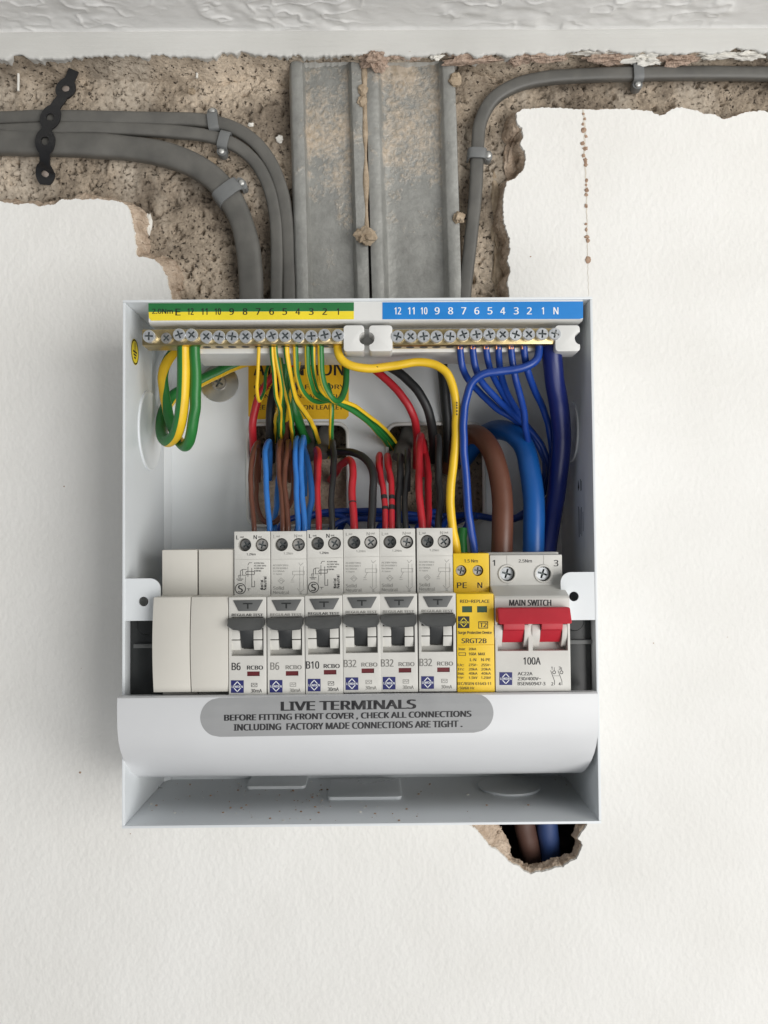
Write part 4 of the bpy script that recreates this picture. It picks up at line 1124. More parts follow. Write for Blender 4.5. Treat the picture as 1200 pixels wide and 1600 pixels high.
        pr.text('1.2Nm', 386, 861.5, 400.5, 865, 0.0)
        for i, (s, w) in enumerate((('AC230V 50Hz', 24), ('BS EN 61009-1', 23), ('In=30mA', 18), ('A type', 14))): pr.text(s, 369.2, 880.5 + i * 4.6, 369.2 + w, 883.0 + i * 4.6, 0.0)
        pr.line([(377, 906), (382, 901.5), (387, 906), (382, 910.5)], .6, True); pr.line([(379, 907), (382, 904.5), (385, 907)], .6)
        pr.text('Solid', 369.5, 914.5, 386, 920.0, -0.004); pr.text('Neutral', 369.3, 921.5, 393.5, 926.6, -0.004)
        pr.line([(409.5, 878), (412, 882), (416.5, 878)], .6); pr.line([(411, 884), (411, 920)], .6); pr.line([(416.8, 884), (416.8, 918)], .6)
        pr.line([(400, 891), (418, 891), (418, 896.5), (400, 896.5)], .6, True); pr.line([(403, 897), (398.5, 905)], .6); pr.line([(397, 908), (402, 908)], .6); pr.line([(397.5, 905), (401, 905)], .6)
        pr.line([(407, 918), (412, 924), (418, 919)], .6); pr.text('20', 410, 925, 414, 928, 0)
    pr.build('printed_diagram', M['print_black' if kind == 'A' else 'print_faint'], root)
    root.location += Vector((random.uniform(-.06, .06), random.uniform(-.25, .3), (-0.55 if idx < 2 else random.uniform(-.1, .35)))) * U
    root.rotation_euler = (random.uniform(-.006, .006), random.uniform(-.004, .004), random.uniform(-.006, .006))
    return root
rcbo(0, 'A', 'B6', 'leftmost breaker marked B6 in black, next to the blank modules')
rcbo(1, 'B', 'B6', 'breaker marked B6 in faint grey, second from the left')
rcbo(2, 'A', 'B10', 'breaker marked B10 with a circled S')
rcbo(3, 'B', 'B32', 'breaker marked B32 directly right of the B10 breaker')
rcbo(4, 'B', 'B32', 'middle one of the three breakers marked B32')
rcbo(5, 'B', 'B32', 'breaker marked B32 directly left of the yellow surge device')

def blank(idx, label):
    x0 = X0 + PIT * idx + 0.1; x1 = x0 + 17.6
    root = empty('blank_module', (x0 + 9, YB, zn0 - 18), label, 'blank module', 'blank filler modules')
    zt_ = P(300, 859, YS).z
    bm_obj('back_body', bm_box(x0 + 0.15, x1 - 0.15, YS + 1.0, YB, zn0 - 18, zt_, 0.4), M['blank'], root)
    pf_ = [(YS + 0.8, zn1 - 0.4), (YN + 1.2, zn1 - 0.4)]
    for i in range(1, 12):
        f = i / 12; pf_.append((YN + 1.2 - 2.6 * math.sin(math.pi * f) ** 0.8, zn1 - 0.4 + (zn0 + 1.2 - zn1 + 0.4) * f))
    pf_ += [(YN + 1.0, zn0 + 1.2), (YS + 0.8, zn0 + 1.2)]
    bm_obj('front_cover', bm_prism(pf_, x0, x1, 'x', 0.3), M['blank'], root)
    return root
blank(-2, 'plain cream blank module at the left end of the row')
blank(-1, 'plain cream blank module touching the leftmost breaker')

# ---- yellow surge protective device
def mN(lift=0.08): return lambda u, v: P(u, v, YN) + Vector((0, -lift, 0))
def mS(lift=0.08): return lambda u, v: P(u, v, YS) + Vector((0, -lift, 0))
xs0 = X0 + PIT * 6; xs1 = xs0 + 17.7
zsp = P(735, 864.5, YS).z
spd = empty('surge_device', (xs0 + 9, YB, zn0 - 18), 'yellow surge protective device beside the main switch', 'surge protector')
bm = bm_prism(body_prof(zsp), xs0, xs1, 'x', 0.4)
cuts = []; sc = []
for px in (720.5, 746.8):
    c = P(px, 891.5, YS); sc.append(c); cuts.append(bm_cyl((c.x, c.z), 2.7, YS - 2, YS + 6, 24))
for u in (722, 745.5):
    a = P(u, 957, YN); b_ = P(u + 15.5, 947, YN); cuts.append(bm_box(a.x, b_.x, YN - 1, YN + 0.7, a.z, b_.z))
cuts.append(bm_box(xs0 - 1, xs1 + 1, YN - 1, YN + 0.35, P(740, 1008, YN).z, P(740, 1007, YN).z))
bm_obj('housing', boolean(bm, cuts), M['yellow_plastic'], spd, True, 28)
for c in sc: screw('terminal_screw', (c.x, c.z), YS + 1.8, 2.55, M['zinc_dull'], spd, 2.0)
for u in (722, 745.5):
    a = P(u, 957, YN); b_ = P(u + 15.5, 947, YN); bm_obj('indicator_window', bm_box(a.x, b_.x, YN + 0.35, YN + 0.68, a.z, b_.z), M['flag_green'], spd)
pr = Print(mS())
pr.text('1.5 Nm', 725.5, 874, 746.5, 879, 0.0); pr.text('PE', 714.3, 910, 729, 918.8, 0.0); pr.text('N', 746.3, 910, 753.3, 918.6, 0.0)
pr.build('printed_terminals', M['print_black'], spd)
pr = Print(mN())
pr.text('RED=REPLACE', 719, 937, 764.5, 942, 0.01); pr.line([(748, 971.5), (762, 971.5), (762, 981.5), (748, 981.5)], 1.1, True); pr.text('T2', 750, 973, 760.3, 980, 0.03)
pr.text('Surge Protective Device', 715.5, 986, 768.3, 992, 0.01); pr.text('SRGT2B', 721.5, 997.5, 760, 1005, 0.03)
pr.text('Imax:', 716.5, 1012, 727, 1016, 0.0); pr.text('20kA', 732.5, 1012, 744, 1016, 0.0); pr.line([(717, 1020), (727.5, 1020), (727.5, 1024), (717, 1024)], .8, True); pr.text('160A  MAX', 732.5, 1019.5, 758, 1024, 0.0)
pr.text('L-N', 734.5, 1028.5, 744, 1033, 0.0); pr.text('N-PE', 752, 1028.5, 766, 1033, 0.0)
for k, (a, b_, c) in enumerate((('Uc:', '275V~', '255V~'), ('In:', '20kA', '20kA'), ('Imax:', '40kA', '40kA'), ('Up:', '1.5kV', '1.25kV'))):
    y = 1037 + k * 6.6
    pr.text(a, 715.5, y, 725, y + 4, 0.0); pr.text(b_, 732.5, y, 746, y + 4, 0.0); pr.text(c, 752, y, 767, y + 4, 0.0)
pr.text('IEC/BSEN 61643-11', 715, 1066, 767, 1070.3, 0.01); pr.text('~50/60 Hz', 715, 1073, 741, 1077, 0.01)
pr.build('printed_text', M['print_black'], spd)
logo(spd, mN, 715.5, 963, 733.5, 981.5, 'print_black', 'yellow')

# ---- main switch
ym0 = X0 + PIT * 7 + 0.1; ym1 = ym0 + 35.7
zms = P(820, 867, YS).z
ms = empty('main_switch', (ym0 + 18, YB, zn0 - 18), 'grey double-width main switch with red handle', 'main switch')
bm = bm_prism([(YB, zn0 - 18), (YB, zms + 1.2), (YS + 8, zms + 1.2), (YS + 8, zms), (YS, zms), (YS, zn1 + 3.0), (YN + 1, zn1 - 1.2), (YN, zn1 - 2.4), (YN, zn0), (YS, zn0), (YS, zn0 - 18)], ym0, ym1, 'x', 0.4)
cuts = []; sc = []
for px in (792.5, 849.0):
    c = P(px, 896.5, YS); sc.append(c); cuts.append(bm_cyl((c.x, c.z), 3.9, YS - 3, YS + 7, 32))
zr0, zr1 = P(830, 1017, YN).z, P(830, 952, YN).z
xm = P(829, 1000, YN).x
cuts.append(bm_box(ym0 + 1.2, xm - 1.0, YN - 2, YN + 7, zr0, zr1)); cuts.append(bm_box(xm + 1.0, ym1 - 1.2, YN - 2, YN + 7, zr0, zr1))
for u in (791.5, 848.5): pass
cuts.append(bm_box(P(791.5, 880, YS).x, P(792.2, 880, YS).x, YS - 1, YS + 0.3, P(820, 925, YS).z, zms + 3)); cuts.append(bm_box(P(849, 880, YS).x, P(849.7, 880, YS).x, YS - 1, YS + 0.3, P(820, 882, YS).z, zms + 3))
bm_obj('housing', boolean(bm, cuts), M['module'], ms, True, 28)
for c in sc:
    tube('terminal_collar', [Vector((c.x + 4.1 * math.cos(t), YS - 0.2, c.z + 4.1 * math.sin(t))) for t in np.linspace(0, 2 * math.pi, 33)], 0.55, M['module'], ms, 8, None, 0, 0.8, wobble=0)
    screw('terminal_screw', (c.x, c.z), YS + 2.4, 3.5, M['zinc'], ms, 2.0, 0.3)
# guards and handle stems
def bar_prof(z_lo, z_hi, bulge, back): 
    pf_ = [(back, z_lo), (back, z_hi)]
    for i in range(9):
        f = i / 8; pf_.append((YN + 3.5 - bulge * math.sin(math.pi * min(1, 0.35 + 0.65 * f)), z_hi + (z_lo - z_hi) * f))
    return pf_
zg0, zg1 = P(830, 1012, YN).z, P(830, 976, YN).z
for u0, u1 in ((773, 785), (819.5, 827.5), (831.5, 844), (878.5, 886)):
    bm_obj('toggle_guard', bm_prism(bar_prof(zg0, zg1, 4.2, YN + 7), P(u0, 1000, YN).x, P(u1, 1000, YN).x, 'x', 0.15), M['module'], ms)
zh0, zh1 = P(835, 974.5, YN - 8).z, P(835, 950.5, YN - 8).z
hb = bm_box(P(777.5, 962, YN - 8).x, P(892.5, 962, YN - 8).x, YN - 10.5, YN - 0.5, zh0, zh1)
for v in hb.verts:
    if v.co.y < YN - 5 and v.co.z > zh1 - 1: v.co.y += 4.0; v.co.z += 0.3
bev(hb, 1.1, 3)
st_ = []
for u0, u1 in ((786, 818.5), (845, 877.5)):
    st_.append(bm_prism([(YN + 8, zh0 + 1), (YN - 4.0, zh0 + 1), (YN - 2.6, P(830, 983, YN).z), (YN - 0.6, P(830, 985, YN).z), (YN + 1.6, P(830, 996, YN).z), (YN + 4.2, P(830, 1005, YN).z), (YN + 8, P(830, 1005, YN).z)], P(u0, 1000, YN).x, P(u1, 1000, YN).x, 'x', 0.25))
bm_obj('handle', bm_join(hb, *st_), M['red_plastic'], ms, True, 40)
pr = Print(mS()); pr.text('1', 769.8, 875, 773.3, 884, 0.0); pr.text('3', 865.5, 875, 872.3, 884.8, 0.0); pr.text('2.5Nm', 810.5, 874, 831, 879, 0.0); pr.build('printed_terminals', M['print_black'], ms)
pr = Print(mN())
pr.text('MAIN SWITCH', 796, 937, 861, 946.5, 0.035); pr.text('100A', 818, 1027, 844.5, 1038.5, 0.0)
pr.text('AC22A', 809, 1050, 832, 1055.2, 0.0); pr.text('230/400V~', 809, 1057.8, 845, 1063, 0.0); pr.text('BSEN60947-3', 809, 1065.5, 852, 1070.8, 0.0)
for u in (0, 11.5):
    pr.line([(860.5 + u, 1048), (866.5 + u, 1064), (866.5 + u, 1070)], .8); pr.ring(865.8 + u, 1050.5, 2.3, .8, 16); pr.line([(866 + u, 1043), (866 + u, 1048)], .7)
pr.line([(863.5, 1056), (874, 1056)], .4)
for s, x, y in (('1', 861.5, 1041.5), ('3', 873, 1041.5), ('2', 861.5, 1066), ('4', 873, 1066)): pr.text(s, x, y, x + (3 if s != '1' else 1.4), y + 5, 0)
pr.build('printed_text', M['print_black'], ms)
logo(ms, mN, 780.3, 1050.3, 800.3, 1070.3)

# ================================================================== COVER BELOW THE ROW
cov_px = [(-80, 1082), (-86, 1083), (-90.0, 1084.5), (-91.3, 1087.5), (-91.6, 1100), (-91.5, 1120), (-90.8, 1140), (-89.2, 1156), (-86.6, 1169), (-82.5, 1181), (-77, 1192), (-70.5, 1201), (-63, 1207.5), (-56, 1211)]
cov = [(Y, P(560, y, Y).z) for Y, y in cov_px]
xc0 = P(183, 1100, -91.5).x; xc1 = P(934.5, 1090, -91.5).x
def inner_of(pts, t):
    out = []
    for i, p in enumerate(pts):
        a = pts[max(i - 1, 0)]; b_ = pts[min(i + 1, len(pts) - 1)]
        d = Vector((b_[0] - a[0], b_[1] - a[1])).normalized(); out.append((p[0] - d.y * t, p[1] + d.x * t))
    return out
inn = inner_of(cov, 1.5)
if sum(p[0] for p in inn) < sum(p[0] for p in cov): inn = inner_of(cov, -1.5)
cover = empty('terminal_cover', ((xc0 + xc1) / 2, -60, cov[-1][1]), 'white curved cover with grey sticker below the row of breakers', 'terminal cover')
bm_obj('cover_sheet', bm_prism(cov + inn[::-1], xc0, xc1, 'x', 0.3), M['cover_paint'], cover, True, 22)
# dark blocks set in at both ends behind the cover
for s, xa, xb in ((1, XI0 + 0.3, XI0 + 17), (-1, XI1 - 17, XI1 - 0.3)):
    zlo = zn0 - 14
    bm_obj('end_piece', bm_box(xa, xb, -72, -40, zlo, zn1 - 7, 0.6), M['black_plastic'], cover)
    bm_obj('end_boss', bm_cyl(((xa + xb) / 2, zn1 - 15), 4.2, -74, -71.9, 24, 5.0), M['black_plastic'], cover)
    bm_obj('end_rib', bm_box(xa + 2, xb, -74, -71.9, zn1 - 26, zn1 - 24, 0.3), M['dark'], cover)
yz = sorted((p[1], p[0]) for p in cov[3:])
def surfY(z):
    return float(np.interp(z, [q[0] for q in yz], [q[1] for q in yz]))
TILT = 0.0165
def on_cover(lift):
    def f(u, v):
        v2 = v + (545 - u) * TILT
        Yg = -91.5
        for _ in range(3): Yg = surfY(P(u, v2, Yg).z)
        return P(u, v2, Yg) + Vector((0, -lift, 0))
    return f
pr = Print(on_cover(0.10)); cy = 1117.5; R_ = 30.5
vs = np.linspace(-R_, R_, 25)
ends = [(math.sqrt(max(0, R_ * R_ - v * v))) for v in vs]
for i in range(24):
    pr.poly([(313 + R_ - ends[i], cy + vs[i]), (771 - R_ + ends[i], cy + vs[i]), (771 - R_ + ends[i + 1], cy + vs[i + 1]), (313 + R_ - ends[i + 1], cy + vs[i + 1])])
stk = pr.build('warning_sticker', M['sticker_grey'], cover)
pr = Print(on_cover(0.2))
pr.text('LIVE TERMINALS', 440, 1094.5, 649, 1109, 0.06); pr.text('BEFORE FITTING FRONT COVER , CHECK ALL CONNECTIONS', 351, 1113.5, 736, 1124.5, 0.045); pr.text('INCLUDING  FACTORY MADE CONNECTIONS ARE TIGHT .', 366, 1128.5, 722, 1138.8, 0.045)
pr.build('sticker_text', M['print_black'], stk)

# ================================================================== WIRES (each one a thing of its own)
def wire(label, kind, r, pts, stripes=None, twist=0.0, group='wires in the fuse box', name=None, segs=None, wob=0.03):
    q = [P(x, y, d) for x, y, d in pts]
    col = {'gy': 'green and yellow', 'y': 'green and yellow'}.get(kind)
    if kind == 'gy': mats = [M['w_green'], M['w_yellow']]
    elif kind == 'y': mats = [M['w_green'], M['w_yellow']]
    else: mats = M['w_' + kind]
    o = tube(name or ('earth_wire' if kind in ('gy', 'y') else kind_name[kind] + '_wire'), q, r, mats, None, segs or (20 if stripes else 14), stripes, twist, max(0.7, r * 0.4), None, wob, 0.9 if r < 3 else 0.5)
    return tagp(o, label, 'wire', group)
kind_name = {'sheathbrown': 'brown', 'sheathblue': 'blue', 'red': 'red', 'black': 'black', 'brown': 'brown', 'blue': 'blue', 'darkblue': 'blue', 'tailbrown': 'brown', 'tailblue': 'blue', 'navy': 'blue', 'green': 'green'}
HP = math.pi / 2
# --- thick earth conductors at the left
wire('thick green and yellow earth wire looping from terminal E at the left', 'gy', 3.3, [(287, 530, -72), (287, 550, -71), (287, 585, -70), (285, 630, -67), (277, 672, -60), (262, 689, -48), (253, 676, -36), (256, 645, -26), (272, 618, -19), (300, 604, -14), (335, 585, -12), (380, 565, -12), (440, 556, -14), (520, 552, -15), (580, 548, -16), (625, 538, -16), (655, 522, -16)], (-1.35, 0.1), 0.0)
wire('thick green earth wire looping beside the striped one at terminal 12', 'gy', 2.8, [(304, 530, -72), (304, 550, -71), (305, 590, -69), (304, 640, -66), (298, 682, -60), (288, 697, -52), (276, 684, -44), (264, 650, -38), (256, 615, -35), (255, 585, -34), (263, 562, -32), (274, 546, -29), (282, 525, -24)], (math.pi, 0.35), 0.10)
# --- thin earth wires from the brass bar
wire('thin earth wire hanging in a narrow loop from terminal 7', 'gy', 0.90, [(404.5, 530, -72), (404, 560, -71), (402, 590, -67), (402, 612, -62), (406, 627, -56), (411, 616, -48), (416, 585, -38), (424, 560, -28), (435, 552, -20)], (0, -0.2), 0.0)
wire('thin earth wire, left half of the narrow V below terminal 6', 'gy', 1.16, [(424.5, 530, -72), (425, 552, -71), (428, 580, -68), (432, 615, -62), (436, 634, -56), (437, 655, -40), (438, 680, -20), (440, 705, 2)], (-1.3, 0.3), 0.0)
wire('thin earth wire, right half of the narrow V below terminal 6', 'gy', 1.16, [(430, 530, -72), (430.5, 552, -71), (436, 580, -68), (440, 605, -63), (439, 628, -56), (436, 638, -48), (432, 655, -30), (430, 690, 0)], (1.2, 0.2), 0.0)
wire('earth wire running diagonally from terminal 5 to the left opening', 'gy', 1.46, [(447, 530, -72), (448, 552, -70), (452, 578, -66), (457, 602, -60), (463, 624, -54), (472, 637, -46), (482, 652, -36), (490, 671, -22), (498, 692, -6), (502, 705, 4)], (-1.0, 0.3), 0.0)
wire('earth wire from terminal 4 sweeping right under the bar', 'gy', 1.42, [(462, 530, -72), (462, 555, -70), (464, 585, -66), (471, 610, -60), (481, 624, -54), (495, 628, -48), (515, 626, -42), (545, 634, -34), (575, 654, -24), (600, 678, -12), (617, 702, 2)], (1.3, 0.2), 0.0)
wire('earth wire from the left side of terminal 3 sweeping to the right opening', 'gy', 1.42, [(480, 530, -72), (480, 555, -70), (482, 585, -66), (489, 608, -60), (500, 620, -53), (515, 626, -46), (542, 637, -38), (570, 656, -28), (596, 680, -14), (610, 702, 2)], (1.45, 0.35), 0.0)
wire('earth wire from the right side of terminal 3 sweeping to the right opening', 'gy', 1.29, [(489, 530, -72), (489, 555, -70), (491, 585, -65), (497, 605, -58), (508, 618, -50), (525, 624, -43), (550, 632, -36), (580, 652, -26), (606, 676, -12), (624, 700, 2)], (-1.45, 0.35), 0.0)
wire('earth wire making a wide U below terminals 2 and 1', 'gy', 1.68, [(501, 530, -72), (501, 555, -71), (502, 585, -68), (508, 608, -64), (520, 624, -60), (532, 623, -54), (540, 605, -46), (541, 580, -38), (538, 556, -28), (530, 545, -20)], (1.7, 0.3), 0.0)
wire('earth wire dropping straight into the left opening above the B10 breaker', 'gy', 1.38, [(512, 600, -34), (517, 625, -36), (518, 650, -34), (517, 678, -24), (516, 700, -8), (514, 715, 6)], (1.4, 0.1), 0.0)
wire('green earth wire behind the cluster entering the left opening', 'gy', 1.38, [(447, 548, -44), (446, 580, -42), (443, 620, -38), (441, 655, -30), (444, 685, -14), (446, 710, 4)], (2.6, 0.2), 0.0)
wire('green earth sleeve running down behind the diagonal earth wire', 'green', 2.6, [(452, 575, -32), (455, 610, -32), (462, 645, -28), (472, 672, -16), (482, 694, 2)], None)
wire('earth wire hanging slack behind terminals 6 and 5', 'gy', 1.25, [(435, 545, -60), (441, 580, -56), (447, 615, -50), (452, 640, -42), (455, 668, -28), (458, 700, -4)], (1.0, 0.2), 0.0)
wire('earth wire crossing the yellow label behind terminal 4', 'gy', 1.3, [(470, 545, -50), (466, 575, -46), (458, 605, -40), (450, 640, -32), (446, 672, -18), (444, 705, 2)], (-1.2, 0.1), 0.0)
# --- yellow earth to the surge device, with print
wire('yellow earth wire with black print running to the surge device', 'y', 2.15, [(528, 530, -72), (528, 548, -72), (534, 562, -72), (550, 572, -72), (580, 576, -71), (620, 571, -70), (655, 566, -70), (685, 572, -70), (703, 588, -70), (711, 612, -70), (713, 650, -69), (711, 695, -68), (706, 740, -67), (704, 785, -66), (707, 825, -65), (712, 850, -64), (716, 880, -60)], (-0.25, -0.35), 0.0)
# --- old red and black conductors looping through the back
wire('red wire arching across the back from the left to the right opening', 'red', 2.2, [(399, 730, 4), (396, 700, -8), (396, 660, -18), (404, 622, -22), (425, 592, -22), (460, 568, -22), (520, 556, -22), (565, 563, -24), (598, 586, -26), (626, 616, -26), (645, 650, -22), (651, 685, -12), (650, 730, 4)])
wire('black wire arching across the back from the left to the right opening', 'black', 2.6, [(424, 720, 4), (422, 690, -8), (423, 650, -16), (432, 608, -18), (462, 575, -18), (520, 556, -18), (575, 559, -20), (622, 583, -22), (652, 612, -22), (670, 645, -18), (677, 690, -6), (676, 720, 6)])
wire('grey cable core rising behind the yellow earth wire', 'black', 3.0, [(690, 545, -10), (692, 580, -9), (696, 620, -8), (700, 670, -4), (700, 720, 6)])

wire('black core behind the earth wires dropping into the left opening', 'black', 1.9, [(468, 556, -16), (463, 590, -20), (456, 635, -20), (452, 675, -12), (452, 715, 4)])
wire('brown core behind the earth wires dropping into the left opening', 'brown', 1.6, [(440, 575, -20), (446, 610, -26), (449, 650, -26), (447, 690, -14), (446, 720, 4)])
def sheath(label, pts):
    o = tube('cable_sheath_end', [P(*p) for p in pts], 4, M['grey_pvc'], None, 18, None, 0, 0.9, (4.6, 3.0), 0.12, 0.8)
    return tagp(o, label, 'cable', 'cut grey sheath ends in the openings')
sheath('cut end of grey cable sheath at the right of the left opening', [(512, 668, 8), (508, 684, 2), (503, 702, -6), (500, 712, -9)])
sheath('cut end of grey cable sheath at the middle of the left opening', [(478, 672, 9), (482, 690, 2), (487, 705, -5), (489, 714, -8)])
sheath('cut end of grey cable sheath in the right opening', [(640, 672, 8), (634, 690, 2), (628, 706, -6), (625, 716, -10)])

def hairpin(label, kind, r, front, back_dx=4.0, group='wires dropping into the breakers', top_d=-30, loop=60, end_d=-60):
    """rises out of the opening, bends over and drops into a terminal"""
    x, y = front[0]; back_dx *= 0.4
    n = len(front)
    pts = [(x + back_dx, y + loop, 4), (x + back_dx, y + loop * 0.45, -8), (x + back_dx * 0.7, y + 6, -18), (x + back_dx * .2, y - 1, top_d + 4)]
    for i, (a, b) in enumerate(front[1:]): pts.append((a, b, top_d - 6 + (end_d - top_d + 6) * (i + 0.6) / (n - 1.4)))
    pts.append((front[-1][0], front[-1][1] + 14, end_d))
    return wire(label, kind, r * 0.84, pts, None, 0.0, group)
hairpin('brown wire dropping into the left terminal of the leftmost breaker', 'brown', 1.55, [(402, 692), (396, 705), (391.5, 730), (392, 777), (397, 822)], 5)
wire('brown wire with a slack loop just above the leftmost breaker', 'brown', 1.4, [(404, 690, -8), (402, 715, -22), (399, 765, -36), (403, 798, -42), (413, 814, -44), (426, 817, -44), (440, 806, -40), (453, 788, -34), (458, 765, -26), (457, 725, -14), (455, 700, 2)], None, 0, 'wires dropping into the breakers')
hairpin('light blue wire dropping into the right terminal of the leftmost breaker', 'blue', 1.75, [(420, 689), (414, 702), (414, 740), (417, 777), (421, 822)], 4)
hairpin('left one of two brown wires above the faint B6 breaker', 'brown', 1.65, [(439, 690), (436.5, 702), (437, 740), (440, 777), (442, 822)], 3)
hairpin('right one of two brown wires above the faint B6 breaker', 'brown', 1.65, [(450, 692), (446.5, 706), (446, 740), (447, 777), (450, 822)], 7)
hairpin('left one of two light blue wires above the faint B6 breaker', 'blue', 1.75, [(464, 687), (462, 700), (462, 740), (463.5, 777), (466, 822)], 4)
hairpin('right one of two light blue wires above the faint B6 breaker', 'blue', 1.75, [(474, 684), (471.5, 698), (471, 740), (473, 777), (476, 822)], 6, loop=90)
wire('light blue wire curving behind the pair above the faint B6 breaker', 'blue', 1.7, [(470, 690, -14), (478, 712, -24), (485, 745, -32), (487, 775, -36), (483, 800, -40), (480, 835, -46)], None, 0, 'wires dropping into the breakers')
wire('light blue wire low behind the brown wires, second breaker', 'blue', 1.5, [(436, 740, 0), (433, 765, -18), (431, 795, -34), (428, 838, -46)], None, 0, 'wires dropping into the breakers')
hairpin('red wire with dark marks above the B10 breaker', 'red', 1.85, [(496, 702), (499, 716), (496.5, 745), (496.5, 777), (498, 822)], -4)
hairpin('black wire dropping into the right terminal of the B10 breaker', 'black', 1.9, [(521, 694), (521.5, 715), (520, 742), (517.5, 770), (519, 822)], -3)
wire('red wire bent like a crook above the first B32 breaker', 'red', 2.0, [(516, 750, 2), (526, 738, -12), (535, 724, -26), (544, 718, -34), (550, 726, -40), (552.5, 747, -46), (551.5, 777, -52), (553.5, 822, -60), (554, 838, -60)], None, 0, 'wires dropping into the breakers')
wire('black wire arching over the grommet to the first B32 breaker', 'black', 2.1, [(505, 712, 2), (520, 706, -12), (545, 706, -26), (566, 713, -36), (579, 727, -44), (584, 747, -50), (582, 777, -54), (580, 822, -60), (580, 838, -60)], None, 0, 'wires dropping into the breakers')
hairpin('left one of two red wires with black tape marks, second B32 breaker', 'red', 1.9, [(592, 712), (592, 726), (595.5, 747), (600.5, 777), (602, 822)], 8)
hairpin('right one of two red wires with black tape marks, second B32 breaker', 'red', 1.9, [(604, 712), (606, 726), (609.5, 747), (611, 777), (612, 822)], 10)
hairpin('left one of two black wires above the second B32 breaker', 'black', 1.9, [(625, 712), (624.5, 730), (623.5, 760), (622.5, 790), (622.5, 822)], 4)
hairpin('right one of two black wires above the second B32 breaker', 'black', 1.9, [(636, 706), (635.5, 725), (633.5, 760), (633, 790), (634, 822)], 4)
hairpin('thicker red wire dropping into the third B32 breaker', 'red', 2.3, [(658, 682), (656.5, 696), (656, 728), (654.5, 755), (660, 822)], 8)
wire('red wire hanging behind the thicker red one at the third B32 breaker', 'red', 2.0, [(662, 690, 2), (666, 720, -14), (669, 755, -26), (669, 790, -36), (667, 835, -46)], None, 0, 'wires dropping into the breakers')
hairpin('black wire dropping into the third B32 breaker beside the yellow wire', 'black', 2.15, [(685, 684), (685, 700), (684.5, 750), (688, 782), (685, 822)], 3)
# black marks on the red wires
def band(parent, pts, r):
    o = tube('tape_mark', [P(*p) for p in pts], r, M['print_black'], None, 14, None, 0, 0.6, wobble=0)
    o.parent = parent
byl = {o['label']: o for o in bpy.data.objects if 'label' in o}
def mark(label, y0, y1, grow=1.05):
    """short sleeve of dark ink round the wire between two heights"""
    o = byl[label]; me = o.data
    za = P(600, y1, -50).z; zb = P(600, y0, -50).z
    segs = 14; co = [v.co / U for v in me.vertices]; n = len(co) // segs
    cs = [sum((co[i * segs + j] for j in range(segs)), Vector()) / segs for i in range(n)]
    idx = [i for i in range(n // 3, n) if za <= cs[i].z <= zb]
    if len(idx) < 2: return
    verts = []; faces = []
    for i in idx:
        for j in range(segs): verts.append(cs[i] + (co[i * segs + j] - cs[i]) * grow)
    for k in range(len(idx) - 1):
        for j in range(segs): faces.append((k * segs + j, k * segs + (j + 1) % segs, (k + 1) * segs + (j + 1) % segs, (k + 1) * segs + j))
    mesh_obj('tape_mark', verts, faces, M['w_black'], o)
for l in ('left one of two red wires with black tape marks, second B32 breaker', 'right one of two red wires with black tape marks, second B32 breaker'):
    mark(l, 775, 782); mark(l, 791, 800)
for y in (772, 780, 788): mark('red wire with dark marks above the B10 breaker', y, y + 3, 1.03)
mark('red wire bent like a crook above the first B32 breaker', 784, 789, 1.03)

# --- blue neutral fly-leads from the neutral bar, running down the right side and back along the row
gname = 'thin blue neutral wires from the neutral bar'
fl = [
 ('thin blue wire from neutral terminal 7, lowest of the slanting bundle', [(719, 549, -70), (722, 572, -68), (731, 592, -62), (748, 612, -52), (775, 636, -42), (812, 662, -34), (842, 695, -28), (852, 735, -24)], 480),
 ('thin blue wire from neutral terminal 6 slanting down to the right', [(739, 549, -70), (743, 574, -68), (753, 597, -62), (775, 622, -54), (800, 645, -44), (828, 670, -36), (850, 705, -30), (858, 740, -26)], 540),
 ('thin blue wire third from the left of those under the neutral bar', [(760, 549, -70), (765, 574, -66), (776, 598, -58), (793, 625, -48), (816, 655, -38), (842, 690, -30), (856, 730, -24)], 600),
 ('thin blue wire fourth from the left, crossing behind the curved blue wire', [(779, 549, -70), (781, 575, -65), (788, 602, -56), (803, 635, -46), (825, 670, -36), (848, 710, -28), (856, 750, -22)], 660),
 ('thin blue wire from neutral terminal 3 falling in front of the bundle', [(799, 549, -70), (803, 580, -68), (811, 615, -62), (819, 648, -54), (823, 680, -46), (832, 715, -36), (845, 760, -26)], 700),
 ('thin blue wire from neutral terminal 2 nearest the thick dark blue tail', [(819, 549, -70), (824, 578, -66), (836, 608, -58), (850, 640, -48), (860, 680, -40), (862, 730, -32), (856, 780, -24)], 735)]
for lab, pts, xt in fl:
    pts = [(pts[0][0], 530, -72)] + pts + [(832, 795, -16), (795, 812, -12), (745, 806, -10)]
    if xt < 700: pts += [((745 + xt) / 2, 812 + random.uniform(-6, 4), -12), (xt + 18, 802 + random.uniform(-3, 3), -14)]
    pts += [(xt, 812, -20), (xt - 14, 840, -30)]
    wire(lab, 'darkblue', random.uniform(1.65, 1.85), pts, None, 0, gname)
for k, (xa, xb, ya) in enumerate(((440, 560, 812), (470, 640, 806), (520, 690, 816))):
    wire(['blue wire looped low behind the faint B6 and B10 breakers', 'blue wire looped low behind the middle of the breaker row', 'blue wire looped low behind the three B32 breakers'][k], 'darkblue', 1.6,
         [(xa - 10, 845, -30), (xa, ya + 8, -30), (xa + 25, ya - 4, -28), ((xa + xb) / 2, ya - 10 + k * 3, -26), (xb - 20, ya - 2, -28), (xb + 6, 842, -32)], None, 0, gname)
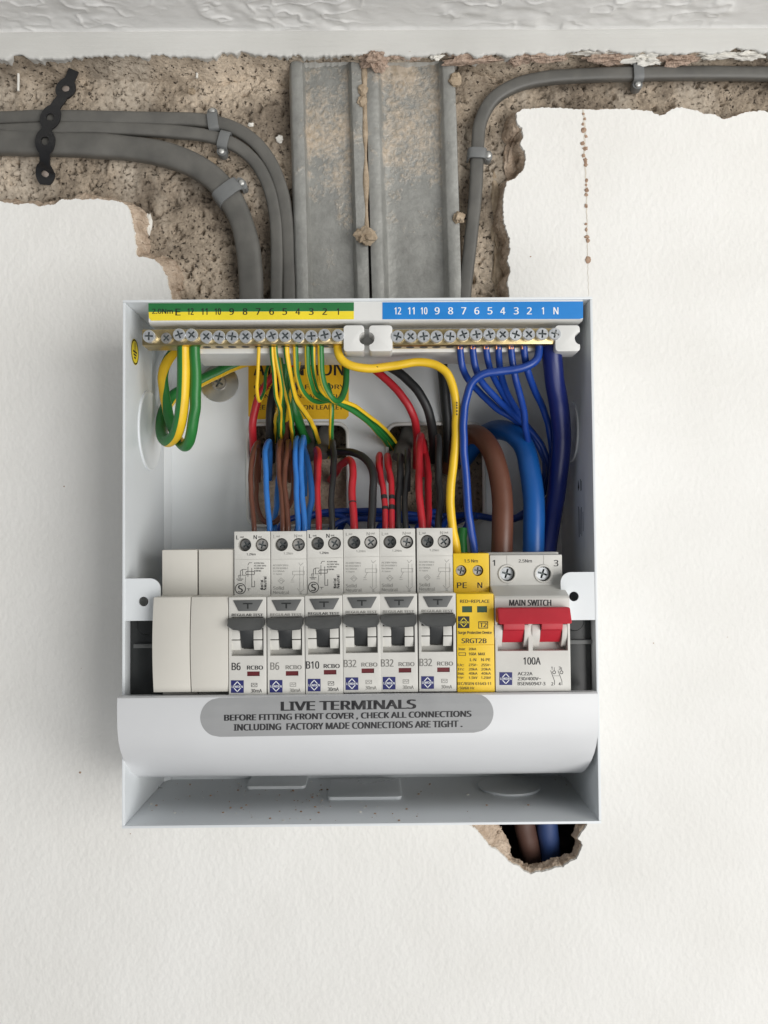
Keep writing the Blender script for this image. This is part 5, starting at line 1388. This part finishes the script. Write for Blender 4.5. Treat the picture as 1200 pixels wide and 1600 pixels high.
wire('blue wire curving from neutral terminal 1 to the surge device', 'darkblue', 2.05, [(842, 530, -72), (842, 548, -72), (838, 562, -73), (822, 573, -74), (790, 580, -74), (758, 585, -74), (738, 597, -73), (728, 620, -72), (724, 660, -71), (725, 710, -70), (729, 760, -68), (734, 810, -66), (740, 855, -62), (742, 880, -60)], None, 0, gname)
# --- meter tails and the neutral tail
T = 'thick tails of the main switch'
wire('thick brown tail bending over into the main switch', 'tailbrown', 5.5, [(700, 735, 12), (712, 700, 2), (728, 680, -14), (748, 680, -28), (766, 700, -40), (778, 738, -48), (785, 785, -52), (785, 830, -54), (783, 890, -54)], None, 0, T, None, 28)
wire('thick bright blue tail bending over into the main switch', 'tailblue', 5.6, [(722, 720, 12), (745, 690, 2), (772, 673, -16), (798, 676, -30), (818, 698, -40), (830, 740, -48), (834, 790, -52), (834, 835, -54), (832, 890, -54)], None, 0, T, None, 28)
wire('thick dark blue neutral tail down the right side of the box', 'navy', 5.0, [(862, 532, -70), (862, 550, -70), (866, 590, -66), (874, 640, -58), (877, 690, -50), (873, 740, -44), (866, 790, -42), (858, 835, -44), (850, 890, -50)], None, 0, T, None, 28)
wire('short green sleeved end beside the surge device', 'green', 2.6, [(723, 826, -40), (723, 845, -42), (723, 880, -44)], None, 0, T)
# bare copper under the bar terminals
def copper(px, py, n, r, parent_label):
    o = byl2[parent_label]
    for k in range(n):
        x = px + (k - (n - 1) / 2) * r * 5.2
        tube('copper_end', [P(x, py - 12, -71), P(x, py + 1, -71 - 0.8), P(x + random.uniform(-1, 1), py + 4.5, -71.6)], r, M['copper'], o, 8, None, 0, 0.8)
byl2 = {o['label']: o for o in bpy.data.objects if 'label' in o}
for (lab, pts, xt) in fl: copper(pts[0][0] - 0.5, 541, 3, 0.55, lab)
copper(862, 540, 4, 0.8, 'thick dark blue neutral tail down the right side of the box')
copper(286, 540, 4, 0.6, 'thick green and yellow earth wire looping from terminal E at the left'); copper(304, 540, 3, 0.6, 'thick green earth wire looping beside the striped one at terminal 12')
# print along the yellow earth wire
yw = byl2['yellow earth wire with black print running to the surge device']
pr = Print(lambda u, v: P(u, v, -72.4))
for y in (628, 632, 636, 641, 646): pr.rect(712.6, y, 715.0, y + 2.6)
for x, y in ((541, 564.5), (546, 567.5), (552, 570), (558, 571.6), (565, 572.6), (572, 573.2), (580, 573), (588, 572.2)): pr.poly([(x, y), (x + 3, y + .7), (x + 2.6, y + 2), (x - .3, y + 1.2)])
pr.build('wire_print', M['print_black'], yw)
# cables seen in the hole under the box
wire('brown sheathed cable in the broken hole under the box', 'sheathbrown', 6.2, [(812, 1240, 14), (820, 1290, 17), (829, 1330, 22), (836, 1380, 34), (838, 1420, 46)], None, 0, 'cables in the hole below the box', 'brown_cable', 24)
wire('blue sheathed cable in the broken hole under the box', 'sheathblue', 6.2, [(850, 1240, 14), (855, 1290, 17), (859, 1330, 22), (862, 1380, 34), (862, 1420, 46)], None, 0, 'cables in the hole below the box', 'blue_cable', 24)
